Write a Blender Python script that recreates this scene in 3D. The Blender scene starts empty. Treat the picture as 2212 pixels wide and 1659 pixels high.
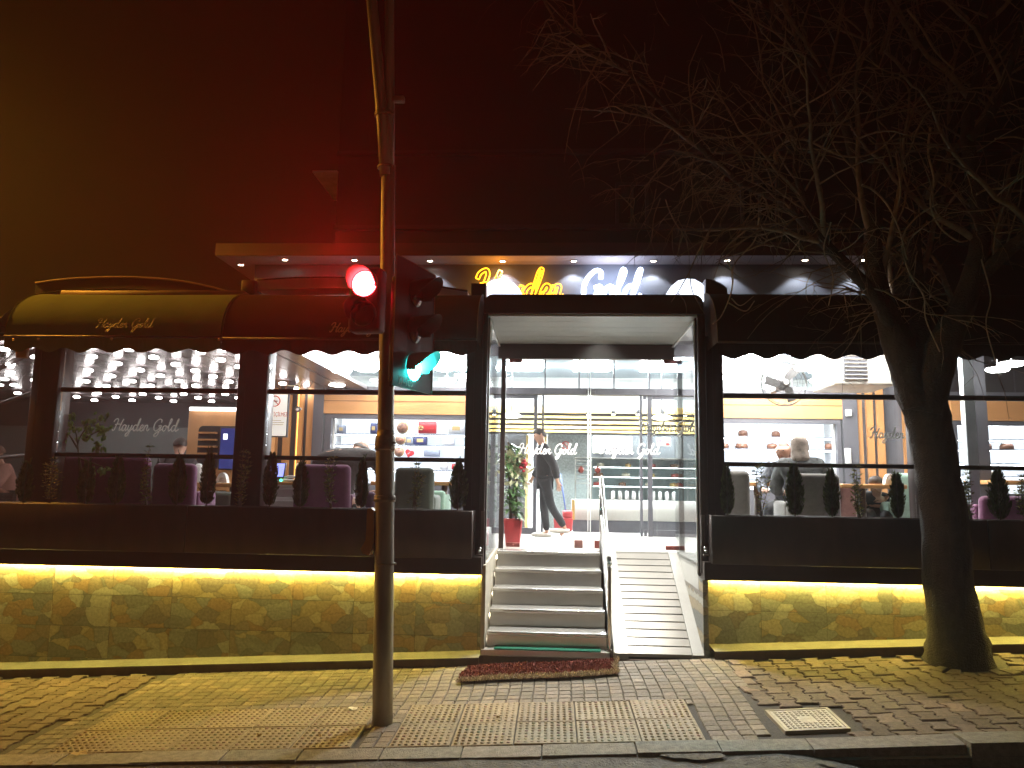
import bpy, bmesh, math, random
from mathutils import Vector, Matrix, noise
random.seed(7)
R = math.radians
S = bpy.context.scene

# ---------------------------------------------------------------- camera
H = 1.69
YAW, PITCH, ROLL, F = R(3.25), R(7.6), R(.93), 1655.0
cam_d = bpy.data.cameras.new('camera')
cam_d.sensor_width = 36; cam_d.lens = 36*F/2212; cam_d.clip_end = 500; cam_d.clip_start = .05
cam = bpy.data.objects.new('camera', cam_d)
S.collection.objects.link(cam); S.camera = cam
_fw = Vector((-math.sin(YAW)*math.cos(PITCH), math.cos(YAW)*math.cos(PITCH), math.sin(PITCH)))
_rt0 = Vector((math.cos(YAW), math.sin(YAW), 0)); _up0 = _rt0.cross(_fw)
RT = _rt0*math.cos(ROLL)+_up0*math.sin(ROLL); UP = _up0*math.cos(ROLL)-_rt0*math.sin(ROLL); FW = _fw
cam.matrix_world = Matrix(((RT.x, UP.x, -FW.x, 0), (RT.y, UP.y, -FW.y, 0), (RT.z, UP.z, -FW.z, H), (0, 0, 0, 1)))

# ---------------------------------------------------------------- world: night sky over a town
wd = bpy.data.worlds.new('World'); S.world = wd; wd.use_nodes = True
nt = wd.node_tree; bg = nt.nodes['Background']
tc = nt.nodes.new('ShaderNodeTexCoord'); sp = nt.nodes.new('ShaderNodeSeparateXYZ')
nz = nt.nodes.new('ShaderNodeTexNoise'); nz.inputs['Scale'].default_value = 1.3; nz.inputs['Detail'].default_value = 3
mth = nt.nodes.new('ShaderNodeMath'); mth.operation = 'MULTIPLY_ADD'; mth.inputs[1].default_value = .12
rmp = nt.nodes.new('ShaderNodeValToRGB'); mr = nt.nodes.new('ShaderNodeMapRange')
nt.links.new(tc.outputs['Generated'], sp.inputs[0]); nt.links.new(tc.outputs['Generated'], nz.inputs['Vector'])
nt.links.new(nz.outputs[0], mth.inputs[0]); nt.links.new(sp.outputs['X'], mth.inputs[2])
nt.links.new(mth.outputs[0], mr.inputs[0]); mr.inputs[1].default_value = -.62; mr.inputs[2].default_value = .55
nt.links.new(mr.outputs[0], rmp.inputs[0])
e = rmp.color_ramp.elements
e[0].position = 0; e[0].color = (.075, .034, .0055, 1)
e[1].position = 1; e[1].color = (.0075, .0032, .0024, 1)
for p, c in ((.22, (.036, .0125, .003)), (.42, (.030, .0045, .0022)), (.62, (.020, .0028, .0021)), (.8, (.010, .0028, .0022))):
    q = e.new(p); q.color = (*c, 1)
nt.links.new(rmp.outputs[0], bg.inputs[0]); bg.inputs[1].default_value = .12
S.view_settings.view_transform = 'Standard'; S.view_settings.look = 'None'
S.view_settings.exposure = 0; S.view_settings.gamma = 1
S.render.engine = 'CYCLES'
S.cycles.use_denoising = True
S.cycles.max_bounces = 6; S.cycles.diffuse_bounces = 3; S.cycles.glossy_bounces = 3
S.cycles.transparent_max_bounces = 16; S.cycles.transmission_bounces = 4
S.cycles.caustics_reflective = False; S.cycles.caustics_refractive = False
S.cycles.sample_clamp_indirect = 4

def lamp(name, kind, loc, energy, col, size=.1, rot=None, **kw):
    d = bpy.data.lights.new(name, kind); d.energy = energy; d.color = col
    if kind == 'AREA':
        d.shape = 'RECTANGLE'; d.size = kw.get('sx', size); d.size_y = kw.get('sy', size)
    else:
        d.shadow_soft_size = size
    if kind == 'SPOT':
        d.spot_size = kw.get('angle', R(60)); d.spot_blend = kw.get('blend', .3)
    o = bpy.data.objects.new(name, d); o.location = loc
    if rot: o.rotation_euler = rot
    S.collection.objects.link(o); return o
# the sodium street lamp outside the frame on the left, and the paler lamps across the street
lamp('sodium_street_light', 'SPOT', (-9.6, 7.95, 7.2), 2300, (1.0, .42, .04), .12, rot=(0, R(-8), 0), angle=R(155), blend=.5)
lamp('street_light_across_road', 'POINT', (4.5, -5.5, 7.5), 150, (1.0, .60, .30), .15)

# ---------------------------------------------------------------- projecting picture points onto real planes
def ray(px, py): return FW + RT*((px-1106)/F) - UP*((py-829.5)/F)
def W(px, py, Y):
    d = ray(px, py); return Vector((0, 0, H)) + d*(Y/d.y)
GA, GX, GB, GY = .052, .383, .03, 5.5
def gz(x, y): return GA*(x-GX) + GB*(y-GY)
def G(px, py, dz=0.0):
    d = ray(px, py)
    t = (dz - GA*GX - GB*GY - H)/(d.z - GA*d.x - GB*d.y)
    return Vector((0, 0, H)) + d*t
def X(px, py, Y): return W(px, py, Y).x
def Z(px, py, Y): return W(px, py, Y).z

# ---------------------------------------------------------------- materials
MATS = {}
def mat(name, col=(.5, .5, .5), rough=.6, metal=0., var=.15, scale=6., bump=0., em=None, es=0., spec=.5, trans=0., coat=0., stretch=None, sheen=0.):
    if name in MATS: return MATS[name]
    m = bpy.data.materials.new(name); m.use_nodes = True
    t = m.node_tree; b = t.nodes['Principled BSDF']
    b.inputs['Roughness'].default_value = rough; b.inputs['Metallic'].default_value = metal
    b.inputs['Specular IOR Level'].default_value = spec
    if coat: b.inputs['Coat Weight'].default_value = coat; b.inputs['Coat Roughness'].default_value = .1
    if sheen: b.inputs['Sheen Weight'].default_value = sheen
    c = t.nodes.new('ShaderNodeTexCoord'); n = t.nodes.new('ShaderNodeTexNoise')
    n.inputs['Scale'].default_value = scale; n.inputs['Detail'].default_value = 5
    if stretch:
        mp = t.nodes.new('ShaderNodeMapping'); mp.inputs['Scale'].default_value = stretch
        t.links.new(c.outputs['Object'], mp.inputs[0]); t.links.new(mp.outputs[0], n.inputs['Vector'])
    else:
        t.links.new(c.outputs['Object'], n.inputs['Vector'])
    r = t.nodes.new('ShaderNodeValToRGB'); t.links.new(n.outputs[0], r.inputs[0])
    r.color_ramp.elements[0].position = .3; r.color_ramp.elements[1].position = .7
    r.color_ramp.elements[0].color = (*[max(0, x*(1-var)) for x in col], 1)
    r.color_ramp.elements[1].color = (*[min(1, x*(1+var)) for x in col], 1)
    t.links.new(r.outputs[0], b.inputs['Base Color'])
    if bump:
        bp = t.nodes.new('ShaderNodeBump'); bp.inputs['Strength'].default_value = bump; bp.inputs['Distance'].default_value = .02
        n2 = t.nodes.new('ShaderNodeTexNoise'); n2.inputs['Scale'].default_value = scale*4; n2.inputs['Detail'].default_value = 4
        t.links.new(c.outputs['Object'], n2.inputs['Vector'])
        t.links.new(n2.outputs[0], bp.inputs['Height']); t.links.new(bp.outputs[0], b.inputs['Normal'])
    if em:
        b.inputs['Emission Color'].default_value = (*em, 1); b.inputs['Emission Strength'].default_value = es
    MATS[name] = m; return m
def glass_mat(name, tint=(1, 1, 1), refl=.07, rough=.0):
    m = bpy.data.materials.new(name); m.use_nodes = True; t = m.node_tree; t.nodes.clear()
    o = t.nodes.new('ShaderNodeOutputMaterial'); mx = t.nodes.new('ShaderNodeMixShader')
    tr = t.nodes.new('ShaderNodeBsdfTransparent'); gl = t.nodes.new('ShaderNodeBsdfGlossy')
    tr.inputs[0].default_value = (*tint, 1); gl.inputs['Roughness'].default_value = rough
    lw = t.nodes.new('ShaderNodeLayerWeight'); lw.inputs[0].default_value = .25
    ma = t.nodes.new('ShaderNodeMath'); ma.operation = 'MULTIPLY_ADD'; ma.inputs[1].default_value = .5; ma.inputs[2].default_value = refl*.5
    t.links.new(lw.outputs['Fresnel'], ma.inputs[0]); t.links.new(ma.outputs[0], mx.inputs[0])
    t.links.new(tr.outputs[0], mx.inputs[1]); t.links.new(gl.outputs[0], mx.inputs[2]); t.links.new(mx.outputs[0], o.inputs[0])
    MATS[name] = m; return m

# ---------------------------------------------------------------- mesh helpers
ORG = {}
def origin(o): return ORG.get(o.name, Vector((0, 0, 0))) if o else Vector((0, 0, 0))
def tag(o, label=None, cat=None, group=None, kind=None):
    if label: o['label'] = label
    if cat: o['category'] = cat
    if group: o['group'] = group
    if kind: o['kind'] = kind
    return o
def thing(name, label, cat, loc=(0, 0, 0), group=None):
    o = bpy.data.objects.new(name, None); S.collection.objects.link(o); o.empty_display_size = .1
    o.location = loc; ORG[o.name] = Vector(loc)
    return tag(o, label, cat, group)
class MB:
    def __init__(s): s.v = []; s.f = []; s.c = []; s.smooth = False; s.sf = set()
    def add(s, vs, fs, col=None, smooth=False):
        n = len(s.v); s.v += [tuple(p) for p in vs]
        for f in fs:
            if smooth: s.sf.add(len(s.f))
            s.f.append([i+n for i in f]); s.c.append(col)
        return s
    def box(s, x0, x1, y0, y1, z0, z1, col=None):
        return s.add([(x0,y0,z0),(x1,y0,z0),(x1,y1,z0),(x0,y1,z0),(x0,y0,z1),(x1,y0,z1),(x1,y1,z1),(x0,y1,z1)],
                     [(0,3,2,1),(4,5,6,7),(0,1,5,4),(1,2,6,5),(2,3,7,6),(3,0,4,7)], col)
    def rbox(s, x0, x1, y0, y1, z0, z1, r=.02, seg=2, mtx=None, top=None):
        b = bmesh.new(); bmesh.ops.create_cube(b, size=1)
        cx, cy, cz = (x0+x1)/2, (y0+y1)/2, (z0+z1)/2
        for v in b.verts: v.co = Vector((cx+v.co.x*abs(x1-x0), cy+v.co.y*abs(y1-y0), cz+v.co.z*abs(z1-z0)))
        if top:
            for v in b.verts:
                if v.co.z > cz: v.co.x = cx+(v.co.x-cx)*top[0]; v.co.y = cy+(v.co.y-cy)*top[1]+(top[2] if len(top) > 2 else 0)
        bmesh.ops.bevel(b, geom=b.edges[:], offset=r, segments=seg, affect='EDGES', profile=.5)
        b.verts.index_update()
        vs = [(mtx @ v.co) if mtx else v.co.copy() for v in b.verts]; fs = [[v.index for v in f.verts] for f in b.faces]
        b.free(); return s.add(vs, fs, smooth=True)
    def tube(s, pts, rad, n=8, cap=True, smooth=True):
        pts = [Vector(p) for p in pts]; k = len(pts)
        rs = rad if isinstance(rad, (list, tuple)) else [rad]*k
        vs = []; last = None
        for i, p in enumerate(pts):
            d = (pts[min(i+1, k-1)]-pts[max(i-1, 0)])
            if d.length < 1e-9: d = Vector((0, 0, 1))
            d.normalize()
            if last is None:
                a = Vector((0, 0, 1)) if abs(d.z) < .9 else Vector((1, 0, 0)); u = d.cross(a).normalized()
            else:
                u = (last - d*last.dot(d))
                if u.length < 1e-6: u = d.cross(Vector((0, 0, 1)) if abs(d.z) < .9 else Vector((1, 0, 0)))
                u.normalize()
            last = u; w = d.cross(u)
            for j in range(n):
                a = 2*math.pi*j/n; vs.append(p+(u*math.cos(a)+w*math.sin(a))*rs[i])
        fs = [(i*n+j, i*n+(j+1) % n, (i+1)*n+(j+1) % n, (i+1)*n+j) for i in range(k-1) for j in range(n)]
        s.add(vs, fs, smooth=smooth)
        if cap: s.add(vs[:n], [list(range(n))[::-1]]); s.add(vs[-n:], [list(range(n))])
        return s
    def prism(s, poly, off, col=None):
        n = len(poly); a = [Vector(p) for p in poly]; o = Vector(off); b = [p+o for p in a]
        return s.add(a+b, [list(range(n))[::-1], list(range(n, 2*n))]+[(i, (i+1) % n, n+(i+1) % n, n+i) for i in range(n)], col)
    def lathe(s, c, prof, n=20, axis=None, smooth=True):
        c = Vector(c); ax = (axis or Vector((0, 0, 1))).normalized()
        u = ax.cross(Vector((0, 0, 1)) if abs(ax.z) < .9 else Vector((1, 0, 0))).normalized(); w = ax.cross(u)
        vs = [c+ax*h+(u*math.cos(2*math.pi*j/n)+w*math.sin(2*math.pi*j/n))*r for r, h in prof for j in range(n)]
        k = len(prof)
        fs = [(i*n+j, i*n+(j+1) % n, (i+1)*n+(j+1) % n, (i+1)*n+j) for i in range(k-1) for j in range(n)]
        s.add(vs, fs, smooth=smooth)
        if prof[0][0] > 1e-6: s.add(vs[:n], [list(range(n))])
        if prof[-1][0] > 1e-6: s.add(vs[-n:], [list(range(n))])
        return s
    def ball(s, c, r, n=12, m=8, mtx=None):
        c = Vector(c); r = Vector((r, r, r)) if not hasattr(r, '__len__') else Vector(r)
        vs = []
        for i in range(m+1):
            t = math.pi*i/m
            for j in range(n):
                a = 2*math.pi*j/n; q = Vector((r.x*math.sin(t)*math.cos(a), r.y*math.sin(t)*math.sin(a), r.z*math.cos(t)))
                vs.append(c+((mtx @ q) if mtx else q))
        return s.add(vs, [(i*n+j, (i+1)*n+j, (i+1)*n+(j+1) % n, i*n+(j+1) % n) for i in range(m) for j in range(n)], smooth=True)
    def build(s, name, m, parent=None, loc=None, link=True, weld=True):
        o0 = origin(parent) if parent else Vector(loc or (0, 0, 0))
        me = bpy.data.meshes.new(name)
        me.from_pydata([(v[0]-o0.x, v[1]-o0.y, v[2]-o0.z) for v in s.v], [], s.f)
        if any(c is not None for c in s.c):
            at = me.color_attributes.new('shade', 'FLOAT_COLOR', 'CORNER'); k = 0
            for i, f in enumerate(s.f):
                c = s.c[i] or (.5, .5, .5)
                for _ in f: at.data[k].color = (*c, 1); k += 1
        for i in s.sf: me.polygons[i].use_smooth = True
        b = bmesh.new(); b.from_mesh(me)
        if weld: bmesh.ops.remove_doubles(b, verts=b.verts[:], dist=1e-5)
        bmesh.ops.recalc_face_normals(b, faces=b.faces[:]); b.to_mesh(me); b.free()
        ms = m if isinstance(m, (list, tuple)) else [m]
        for q in ms: me.materials.append(q)
        o = bpy.data.objects.new(name, me)
        if parent: o.parent = parent; ORG[o.name] = o0
        else: o.location = o0; ORG[o.name] = o0
        S.collection.objects.link(o)
        return o
def build_each(mb, name, m, parent):
    """one object for each loose piece of the mesh builder"""
    par = list(range(len(mb.v)))
    def fd(a):
        while par[a] != a: par[a] = par[par[a]]; a = par[a]
        return a
    for f in mb.f:
        for v in f[1:]: par[fd(v)] = fd(f[0])
    groups = {}
    for i, f in enumerate(mb.f): groups.setdefault(fd(f[0]), []).append(i)
    out = []
    for fs in groups.values():
        q = MB(); mp = {}
        for i in fs:
            for v in mb.f[i]:
                if v not in mp: mp[v] = len(q.v); q.v.append(mb.v[v])
            if i in mb.sf: q.sf.add(len(q.f))
            q.f.append([mp[v] for v in mb.f[i]]); q.c.append(mb.c[i])
        out.append(q.build(name, m, parent))
    return out
def copy_tree(o, parent=None):
    c = o.copy(); S.collection.objects.link(c)
    if parent: c.parent = parent
    for ch in [x for x in S.collection.objects if x.parent is o]: copy_tree(ch, c)
    return c
def place(root, loc, rz=0, sc=None):
    root.location = loc; root.rotation_euler = (0, 0, rz)
    if sc: root.scale = sc
    return root

def catmull(pts, k=5):
    P = [Vector(p) for p in pts]; P = [P[0]*2-P[1]]+P+[P[-1]*2-P[-2]]; out = []
    for i in range(1, len(P)-2):
        for j in range(k):
            t = j/k; a, b, c, d = P[i-1:i+3]
            out.append(.5*((2*b)+(c-a)*t+(2*a-5*b+4*c-d)*t*t+(3*b-a-3*c+d)*t**3))
    out.append(P[-2]); return out

# hand-drawn single-stroke script lettering: x-height 1, ascenders 2, descenders -1
D0 = [[(.72,.85),(.4,1.0),(.08,.65),(.13,.12),(.38,0),(.62,.3),(.85,1.0),(1.02,1.9),(.98,2.1),(.82,1.7),(.7,.6),(.85,.02),(1.1,.15),(1.3,.4)]]
def sh(st, dx): return [[(x+dx, y) for x, y in s] for s in st]
SCRIPT = {
 'H': [[(-.1,1.45),(.05,1.85),(.45,2.05),(.62,1.7),(.45,.9),(.25,.15),(.0,-.02),(-.08,.25)],[(1.5,2.0),(1.3,1.4),(1.12,.5),(1.18,.02),(1.5,.3)],[(.2,1.02),(.75,1.12),(1.35,1.05)]],
 'a': [[(2.2,.85),(1.88,1.0),(1.6,.65),(1.62,.12),(1.85,0),(2.08,.3),(2.24,.95)],[(2.24,.95),(2.15,.3),(2.3,.02),(2.6,.45)]],
 'y': [[(2.65,1.0),(2.58,.4),(2.75,.02),(2.98,.25),(3.2,.95)],[(3.22,1.0),(3.05,.1),(2.8,-.75),(2.48,-.95),(2.42,-.6),(2.8,-.15),(3.5,.4)]],
 'd': sh(D0, 3.45),
 'e': [[(4.75,.4),(5.1,.55),(5.18,.9),(4.95,1.0),(4.75,.6),(4.82,.08),(5.1,.0),(5.45,.4)]],
 'n': [[(5.5,1.0),(5.48,.5),(5.4,0)],[(5.45,.5),(5.7,.95),(5.95,.9),(5.92,.3),(6.1,.0),(6.35,.35)]],
 'G': [[(8.25,1.45),(8.2,1.9),(7.75,2.0),(7.2,1.4),(7.1,.55),(7.45,.02),(7.95,.25),(8.2,.75)],[(7.85,.85),(8.35,.9),(8.2,.1),(7.95,-.7),(7.55,-.95),(7.42,-.6),(7.85,-.2),(8.6,.3)]],
 'o': [[(9.0,.95),(8.72,.75),(8.68,.25),(8.92,0),(9.2,.25),(9.22,.75),(9.0,.97),(9.3,.85),(9.55,.75)]],
 'l': [[(9.45,.5),(9.8,1.2),(10.0,1.9),(9.82,2.1),(9.7,1.5),(9.68,.35),(9.85,.02),(10.15,.4)]],
 'D': sh(D0, 10.15)}
SCRIPT_W = 11.5
def script_strokes(o, right, up, width, keys, slant=.16):
    k = width/SCRIPT_W; out = []
    for q in keys:
        out.append([[Vector(o)+right*((x+slant*y)*k)+up*(y*k) for x, y, _ in catmull([(a, b, 0) for a, b in s], 6)] for s in SCRIPT[q]])
    return out
def script_text(name, o, right, up, width, rad, m, parent, keys='HaydenGolD', flat=None):
    """lettering as one mesh (thin strokes); rad is the stroke radius"""
    right, up = Vector(right).normalized(), Vector(up).normalized(); mb = MB()
    for L in script_strokes(o, right, up, width, keys):
        for st in L: mb.tube(st, rad, 6)
    if flat:
        n = right.cross(up); oo = Vector(o)
        mb.v = [tuple(Vector(v)-n*((Vector(v)-oo).dot(n)*(1-flat))) for v in mb.v]
    return mb.build(name, m, parent, weld=False)
def text_mesh(name, body, o, right, up, size, m, parent, depth=.002, align='LEFT', sx=1.0):
    c = bpy.data.curves.new(name, 'FONT'); c.body = body; c.size = size; c.extrude = depth; c.align_x = align
    t = bpy.data.objects.new(name, c); S.collection.objects.link(t)
    dg = bpy.context.evaluated_depsgraph_get(); me = bpy.data.meshes.new_from_object(t.evaluated_get(dg))
    bpy.data.objects.remove(t); me.name = name
    r, u = Vector(right).normalized(), Vector(up).normalized(); n = r.cross(u); oo = Vector(o)-origin(parent)
    for v in me.vertices:
        q = v.co.copy(); v.co = oo+r*(q.x*sx)+u*q.y+n*q.z
    me.materials.clear(); me.materials.append(m)
    ob = bpy.data.objects.new(name, me); S.collection.objects.link(ob)
    if parent: ob.parent = parent
    return ob

# ================================================================ setting
def shade_mat(name, col, rough=.8, bump=.4, scale=30, var=.25, spec=.3):
    """colour multiplied by the per-piece 'shade' attribute (each paver or tile has its own tone)"""
    m = mat(name, col, rough, var=var, scale=scale, bump=bump, spec=spec)
    t = m.node_tree; b = t.nodes['Principled BSDF']; l = b.inputs['Base Color'].links[0]; src = l.from_socket
    a = t.nodes.new('ShaderNodeAttribute'); a.attribute_name = 'shade'
    x = t.nodes.new('ShaderNodeMix'); x.data_type = 'RGBA'; x.blend_type = 'MULTIPLY'; x.inputs['Factor'].default_value = 1
    t.links.new(src, x.inputs['A']); t.links.new(a.outputs['Color'], x.inputs['B']); t.links.new(x.outputs['Result'], b.inputs['Base Color'])
    return m
asphalt = mat('asphalt', (.075, .068, .06), .85, var=.45, scale=14, bump=1.0)
asphalt2 = mat('asphalt_patch', (.13, .12, .105), .9, var=.4, scale=40, bump=1.0)
kerbm = shade_mat('kerb_concrete', (.22, .20, .17), .85, .6, 25)
paver = shade_mat('paver', (.19, .155, .12), .75, .5, 40)
lockp = shade_mat('interlocking_paver', (.135, .098, .075), .8, .6, 35)
jointm = mat('joint_sand', (.055, .048, .04), .95, var=.3, scale=60, bump=.4)
tactm = shade_mat('tactile_tile', (.27, .21, .13), .7, .3, 30)

def slope(x): return GA*(max(-14, min(14, x))-GX)
def rz(x, y):
    t = max(0, min(1, (x-1.55)/.5)); t2 = max(0, min(1, (x-2.6)/1.5))
    return slope(x)+GB*(min(y, 5.4)-GY)*.3-.032-.08*t-.02*t2
rng = random.Random(3)
g = MB(); xs = [-60, -30, -14]+[-9+i*.18 for i in range(101)]+[14, 30, 60]; ys = [-60, -20, -5, 0, 2, 3]+[3.4+.12*i for i in range(17)]
for y in ys:
    for x in xs:
        q = Vector((x*2.2, y*2.2, 0)); g.v.append((x, y, rz(x, y)+.012*noise.noise(q)+.006*noise.noise(q*4)))
n = len(xs)
for j in range(len(ys)-1):
    for i in range(n-1): g.f.append((j*n+i, j*n+i+1, (j+1)*n+i+1, (j+1)*n+i)); g.c.append(None); g.sf.add(len(g.f)-1)
tag(g.build('road', asphalt), kind='structure')
pt = MB()
def blob(cx, cy, rx, ry, dz, sd, mb=pt):
    r = random.Random(sd); k = 22; v = []
    for i in range(k):
        a = 2*math.pi*i/k; q = r.uniform(.75, 1.15); x, y = cx+rx*q*math.cos(a), cy+ry*q*math.sin(a); v.append((x, y, rz(x, y)+dz))
    mb.add([(cx, cy, rz(cx, cy)+dz)]+v, [(0, i+1, (i+1) % k+1) for i in range(k)])
for px, py, rx, ry, sd in ((80, 1652, .5, .12, 1), (330, 1655, .35, .07, 2), (1500, 1640, .22, .12, 3), (1810, 1656, .16, .05, 4), (2150, 1625, .5, .06, 5)):
    q = G(px, py, -.05); blob(q.x, q.y, rx, ry, .017, sd)
tag(pt.build('road_patches', asphalt2), kind='structure')

# ground sheet beneath everything, reaching far beyond the buildings
gd = MB(); gx = [-90, -30, -14, 14, 30, 90]; gy = [5.2, 8.4, 20, 90]
for y in gy:
    for x in gx: gd.v.append((x, y, slope(x)+GB*(min(y, 8.4)-GY)-.05))
for j in range(3):
    for i in range(5): gd.f.append((j*6+i, j*6+i+1, j*6+i+7, j*6+i+6)); gd.c.append(None)
tag(gd.build('ground', jointm), kind='structure')

def sheet(name, x0, x1, y0, y1, dz, m, nx=30):
    s = MB()
    for y in (y0, y1):
        for i in range(nx+1): x = x0+(x1-x0)*i/nx; s.v.append((x, y, slope(x)+GB*(y-GY)+dz))
    for i in range(nx): s.f.append((i, i+1, nx+2+i, nx+1+i)); s.c.append(None)
    return tag(s.build(name, m), kind='structure')
sheet('pavement_bed', -14, 14, 5.3, 7.6, -.014, jointm)
YK = 5.43
lb0, lb1 = G(350, 1465), G(60, 1600); rb0, rb1 = G(1580, 1418), G(1660, 1595)
def lbx(y): return lb1.x+(lb0.x-lb1.x)*(y-lb1.y)/(lb0.y-lb1.y)
def rbx(y): return rb1.x+(rb0.x-rb1.x)*(y-rb1.y)/(rb0.y-rb1.y)
TW, TH = .43, .455
tact = [(-3.52+i*TW, YK+j*TH) for i in range(5) for j in range(2)]+[(-1.12+i*TW, YK+j*TH) for i in range(5) for j in range(2)]
def in_tact(x, y):
    return y < YK+2*TH and any(a < x < b for a, b in TR)
TR = [(-3.52, -3.52+5*TW), (-1.12, -1.12+5*TW)]
mh = [G(1652, 1537), G(1788, 1531), G(1838, 1577), G(1696, 1583)]
def in_quad(x, y, q, grow=0):
    cx = sum(p.x for p in q)/4; cy = sum(p.y for p in q)/4; ok = None
    for i in range(4):
        a, b = q[i], q[(i+1) % 4]; c = (b.x-a.x)*(y-a.y)-(b.y-a.y)*(x-a.x)
        d = c/math.hypot(b.x-a.x, b.y-a.y)
        if d > grow: return False
    return True
def slab(mb, poly, h, col, tilt=.003, bev=.006, zc=None):
    """one paver: polygon (list of xy) raised from the bed with a chamfered top"""
    cx = sum(p[0] for p in poly)/len(poly); cy = sum(p[1] for p in poly)/len(poly)
    tx, ty = rng.uniform(-tilt, tilt)*8, rng.uniform(-tilt, tilt)*8; dz = rng.uniform(-tilt, tilt)
    def zz(x, y): return gz(x, y)+dz+(x-cx)*tx+(y-cy)*ty
    top, mid, bot = [], [], []
    for x, y in poly:
        k = math.hypot(x-cx, y-cy); s = (k-bev*1.3)/k
        top.append((cx+(x-cx)*s, cy+(y-cy)*s, zz(x, y)+h)); mid.append((x, y, zz(x, y)+h-bev)); bot.append((x, y, zz(x, y)-.03))
    n = len(poly)
    mb.add(top+mid+bot, [tuple(range(n))]+[(i, n+i, n+(i+1) % n, (i+1) % n) for i in range(n)]+[(n+i, 2*n+i, 2*n+(i+1) % n, n+(i+1) % n) for i in range(n)], col)
def tone(lo, hi, warm=.04):
    t = rng.uniform(lo, hi); return (t*(1+rng.uniform(-warm, warm)), t, t*(1+rng.uniform(-warm, warm)))
pv = MB(); PX, PY = .104, .101; y = YK
while y < 7.46:
    x = -4.9
    while x < 2.0:
        # the courses follow a slightly wavy line, as laid
        ox = .012*math.sin(y*3.1)+.01*noise.noise(Vector((x*.8, y*1.5, 3))); oy = .014*noise.noise(Vector((x*.9, y*.4, 8)))
        cx, cy = x+ox, y+PY/2+oy
        if lbx(cy)+.03 < cx < rbx(cy)-.02 and not in_tact(cx, cy) and not in_quad(cx, cy, mh, .03):
            a, b = PX/2-.003, PY/2-.003
            j = lambda: rng.uniform(-.0025, .0025)
            old = rng.random() < .06
            xa, xb, ya, yb = cx-a, cx+a, cy-b, cy+b
            for q0, q1 in TR:
                if ya < YK+2*TH and xb > q0 and xa < q1:
                    if cy > YK+2*TH: ya = YK+2*TH+.003
                    elif cx > q1: xa = q1+.003
                    elif cx < q0: xb = q0-.003
            if xb-xa > .02 and yb-ya > .02: slab(pv, [(xa+j(), ya+j()), (xb+j(), ya+j()), (xb+j(), yb+j()), (xa+j(), yb+j())], 0, tone(1.2, 1.45) if old else tone(.72, 1.12), .002)
        x += PX
    y += PY
tag(pv.build('pavement_small_pavers', paver, weld=False), kind='structure')
ip = MB(); A, DD, HH = .072, .012, .088
def ipoly(cx, cy):
    a, d, h = A-.003, DD, HH-.003
    return [(cx-a-d, cy-h), (cx+a+d, cy-h), (cx+a+d, cy-h*.62), (cx+a-d, cy-h*.4), (cx+a-d, cy+h*.4), (cx+a+d, cy+h*.62),
            (cx+a+d, cy+h), (cx-a-d, cy+h), (cx-a-d, cy+h*.62), (cx-a+d, cy+h*.4), (cx-a+d, cy-h*.4), (cx-a-d, cy-h*.62)]
TREE = Vector((3.62, 7.22, 0))
for side in (-1, 1):
    for i in range(54):
        cx = (1.35+i*2*A) if side > 0 else (-3.55-i*2*A)
        for k in range(15):
            cy = YK-.05+k*2*HH+(HH if i % 2 else 0)
            if cy+HH*.8 > 7.5 or cy-HH*.5 < YK-.03: continue
            if side > 0 and cx < rbx(cy)+.06: continue
            if side < 0 and cx > lbx(cy)-.06: continue
            if side > 0 and (in_quad(cx, cy, mh, .10) or math.hypot(cx-TREE.x, cy-TREE.y) < .42): continue
            old = rng.random() < .04
            slab(ip, ipoly(cx+rng.uniform(-.003, .003), cy+rng.uniform(-.004, .004)), .004*rng.random(), tone(1.3, 1.5) if old else tone(.75, 1.12), .005)
# border course of lighter blocks beside the small pavers
for k in range(9):
    yy = 7.4-k*.2; xx = rbx(yy)+.03
    if yy > 6.55: slab(ip, [(xx-.06, yy-.09), (xx+.07, yy-.09), (xx+.06, yy+.09), (xx-.07, yy+.09)], .004, tone(1.3, 1.6), .005)
# blocks fanned round the tree pit
for k in range(11):
    a = math.pi*(1.02+.09*k); r0, r1 = .33, .47; w = .055
    c, s_ = math.cos(a), math.sin(a); px_, py_ = -s_, c
    slab(ip, [(TREE.x+c*r0-px_*w*.7, TREE.y+s_*r0-py_*w*.7), (TREE.x+c*r1-px_*w, TREE.y+s_*r1-py_*w), (TREE.x+c*r1+px_*w, TREE.y+s_*r1+py_*w), (TREE.x+c*r0+px_*w*.7, TREE.y+s_*r0+py_*w*.7)], .01, tone(1.1, 1.4), .01)
tag(ip.build('pavement_interlocking_pavers', lockp, weld=False), kind='structure')
for nm, lst in (('tactile_paving', tact[:10]), ('tactile_paving', tact[10:])):
    tp = MB()
    for x, y in lst:
        if x < -2 and x+TW > -1.36: pass
        dzt = rng.uniform(-.002, .002); c = tone(.85, 1.1, .02)
        slab(tp, [(x+.004, y+.004), (x+TW-.004, y+.004), (x+TW-.004, y+TH-.004), (x+.004, y+TH-.004)], .003, c, .0015, .004)
        for i in range(9):
            for k in range(8):
                bx, by = x+.035+i*(TW-.07)/8, y+.038+k*(TH-.076)/7; z0 = gz(bx, by)+.0015; v = []
                for rr, zz in ((.0155, z0), (.0095, z0+.0075)):
                    for q in range(7): a = 2*math.pi*q/7; v.append((bx+rr*math.cos(a), by+rr*math.sin(a), zz))
                tp.add(v, [(q, (q+1) % 7, 7+(q+1) % 7, 7+q) for q in range(7)]+[tuple(range(7, 14))], tuple(min(1.6, w*(1.0 if rng.random() < .9 else .8)) for w in c))
    tag(tp.build(nm, tactm, weld=False), kind='structure')
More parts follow.
